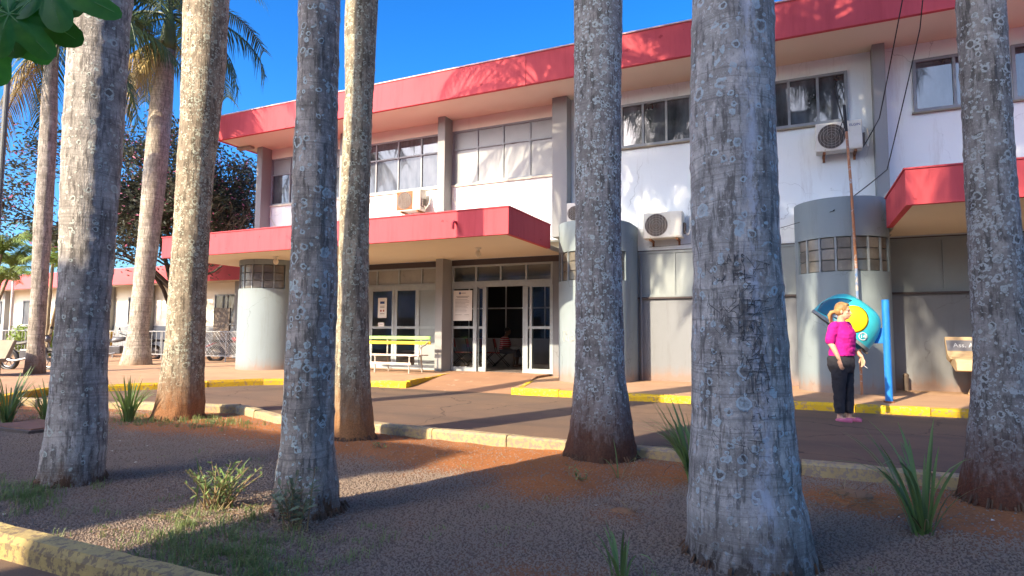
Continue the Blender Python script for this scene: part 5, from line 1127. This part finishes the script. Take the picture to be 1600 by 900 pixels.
# ------------------------------------------------------------------ big lobed leaves reaching in at the top left
lt = thing('leafy_branch', 'dark green lobed leaves hanging in close at the top left corner', 'branch', (-2.35, 1.45, 2.75))
def lobed():
    pts = [(0, 0)]; 
    lobes = [(-150, .55), (-100, .8), (-52, 1.0), (0, 1.15), (52, 1.0), (100, .8), (150, .55)]; n = len(lobes); out = []
    for i, (a, l_) in enumerate(lobes):
        for f, k in ((-.46, .62), (-.36, .76), (-.24, .90), (-.12, .97), (0, 1), (.12, .97), (.24, .90), (.36, .76), (.46, .62)):
            t = R(a+f*50); out.append((l_*k*math.cos(t), l_*k*math.sin(t)))
        if i < n-1: t = R((a+lobes[i+1][0])/2); out.append((.66*math.cos(t), .66*math.sin(t)))
    vs_ = [(0, 0, .02)]+[(x*.5, y*.5, .03-.06*abs(math.sin(4*math.atan2(y, x)))) for x, y in out]+[(x, y, -.22*(x*x+y*y)) for x, y in out]; m_ = len(out); mb = MB()
    return mb.add(vs_, [(0, 1+i, 1+(i+1) % m_) for i in range(m_-1)]+[(1+i, 1+m_+i, 1+m_+i+1, 2+i) for i in range(m_-1)]).mesh('leaf', 'bigleaf', True)
LB = lobed()
def veins():
    mb = MB()
    for a, l_ in [(-150, .5), (-100, .74), (-52, .93), (0, 1.07), (52, .93), (100, .74), (150, .5)]:
        t = R(a); mb.tube([(0, 0, .03)]+[(l_*k*math.cos(t), l_*k*math.sin(t), .035-.20*(l_*k)**2) for k in (.35, .7, 1)], [.016, .012, .009, .004], 4)
    return mb.mesh('veins', pm('leaf_vein', (.22, .40, .10), scale=20))
VN = veins()
def hang_leaf(c, ex, n, sc):
    ex = Vector(ex).normalized(); n = Vector(n); n = (n-ex*n.dot(ex)).normalized(); ey = n.cross(ex)
    o = place('leaf', LB, lt); o.location = Vector(c)-lt.location
    o.rotation_euler = Matrix((ex, ey, n)).transposed().to_euler(); o.scale = [sc]*3; place('veins', VN, o)
R3 = Vector((.907, .42, 0)); UZ = Vector((0, 0, 1)); CAM = Vector((.86, -.42, -.1))
for c, a, tilt, sc in (((-1.96, .90, 2.13), -24, .35, .17), ((-1.84, .93, 2.16), -12, .6, .16), ((-2.02, .86, 2.06), -70, .3, .14), ((-1.88, .86, 2.06), -42, .2, .125), ((-2.08, .95, 2.16), -110, .5, .16), ((-1.98, 1.0, 2.24), 8, .8, .17)):
    hang_leaf(c, R3*math.cos(R(a))+UZ*math.sin(R(a)), CAM*1.0+UZ*tilt+Vector((0, -.25, 0)), sc)
MB().tube([(-3.1, .75, 3.1), (-2.5, .85, 2.6), (-2.05, .9, 2.25), (-1.9, .92, 2.17)], [.022, .016, .008, .005], 7).build('stem', 'branch', lt)

# ------------------------------------------------------------------ across the street, behind the photographer: their shade lies over the planter and road
def block(name, label, x0, x1, y0, y1, h, m):
    t = thing(name, label, 'building', ((x0+x1)/2, y0, 0)); part('wall', m, t, x0, x1, y1, y0, -.05, h); part('parapet', 'greycol', t, x0-.1, x1+.1, y1-.1, y0+.1, h, h+.15)
    for q in range(int(h//3.2)):
        for k in range(int((x1-x0-1)//2.6)):
            xx = x0+1+2.6*k; f = MB().box(xx-.06, xx+1.46, y0-.02, y0+.05, q*3.2+.94, q*3.2+2.46).build('window', 'frame', t); part('pane', 'pane', f, xx, xx+1.4, y0+.04, y0+.055, q*3.2+1.0, q*3.2+2.4)
    return t
block('apartment_building', 'pale four storey block across the street behind the viewer', -6.79, 16, -9, -20, 12.75, 'farbldg')
t = block('shade_caster_tower', 'unseen narrow slab added behind the viewer to shade the rosette trunk', -7.55, -6.85, -8.95, -9.7, 15.6, 'farbldg')  # added out of view to keep the upper rosette trunk in shade
block('shade_caster_right', 'unseen raised block added behind the viewer to shade the right edge trunk', -4.9, 1.0, -9.3, -9.9, 14.3, 'farbldg')  # added out of view, raised to shade the trunk at the right edge
block('shade_caster_left', 'unseen thin slab added behind the viewer to shade the left of the planter', -34, -8.5, -9, -9.8, 9.25, 'white')  # added out of view; height and thin depth shaped for the planter's left shade
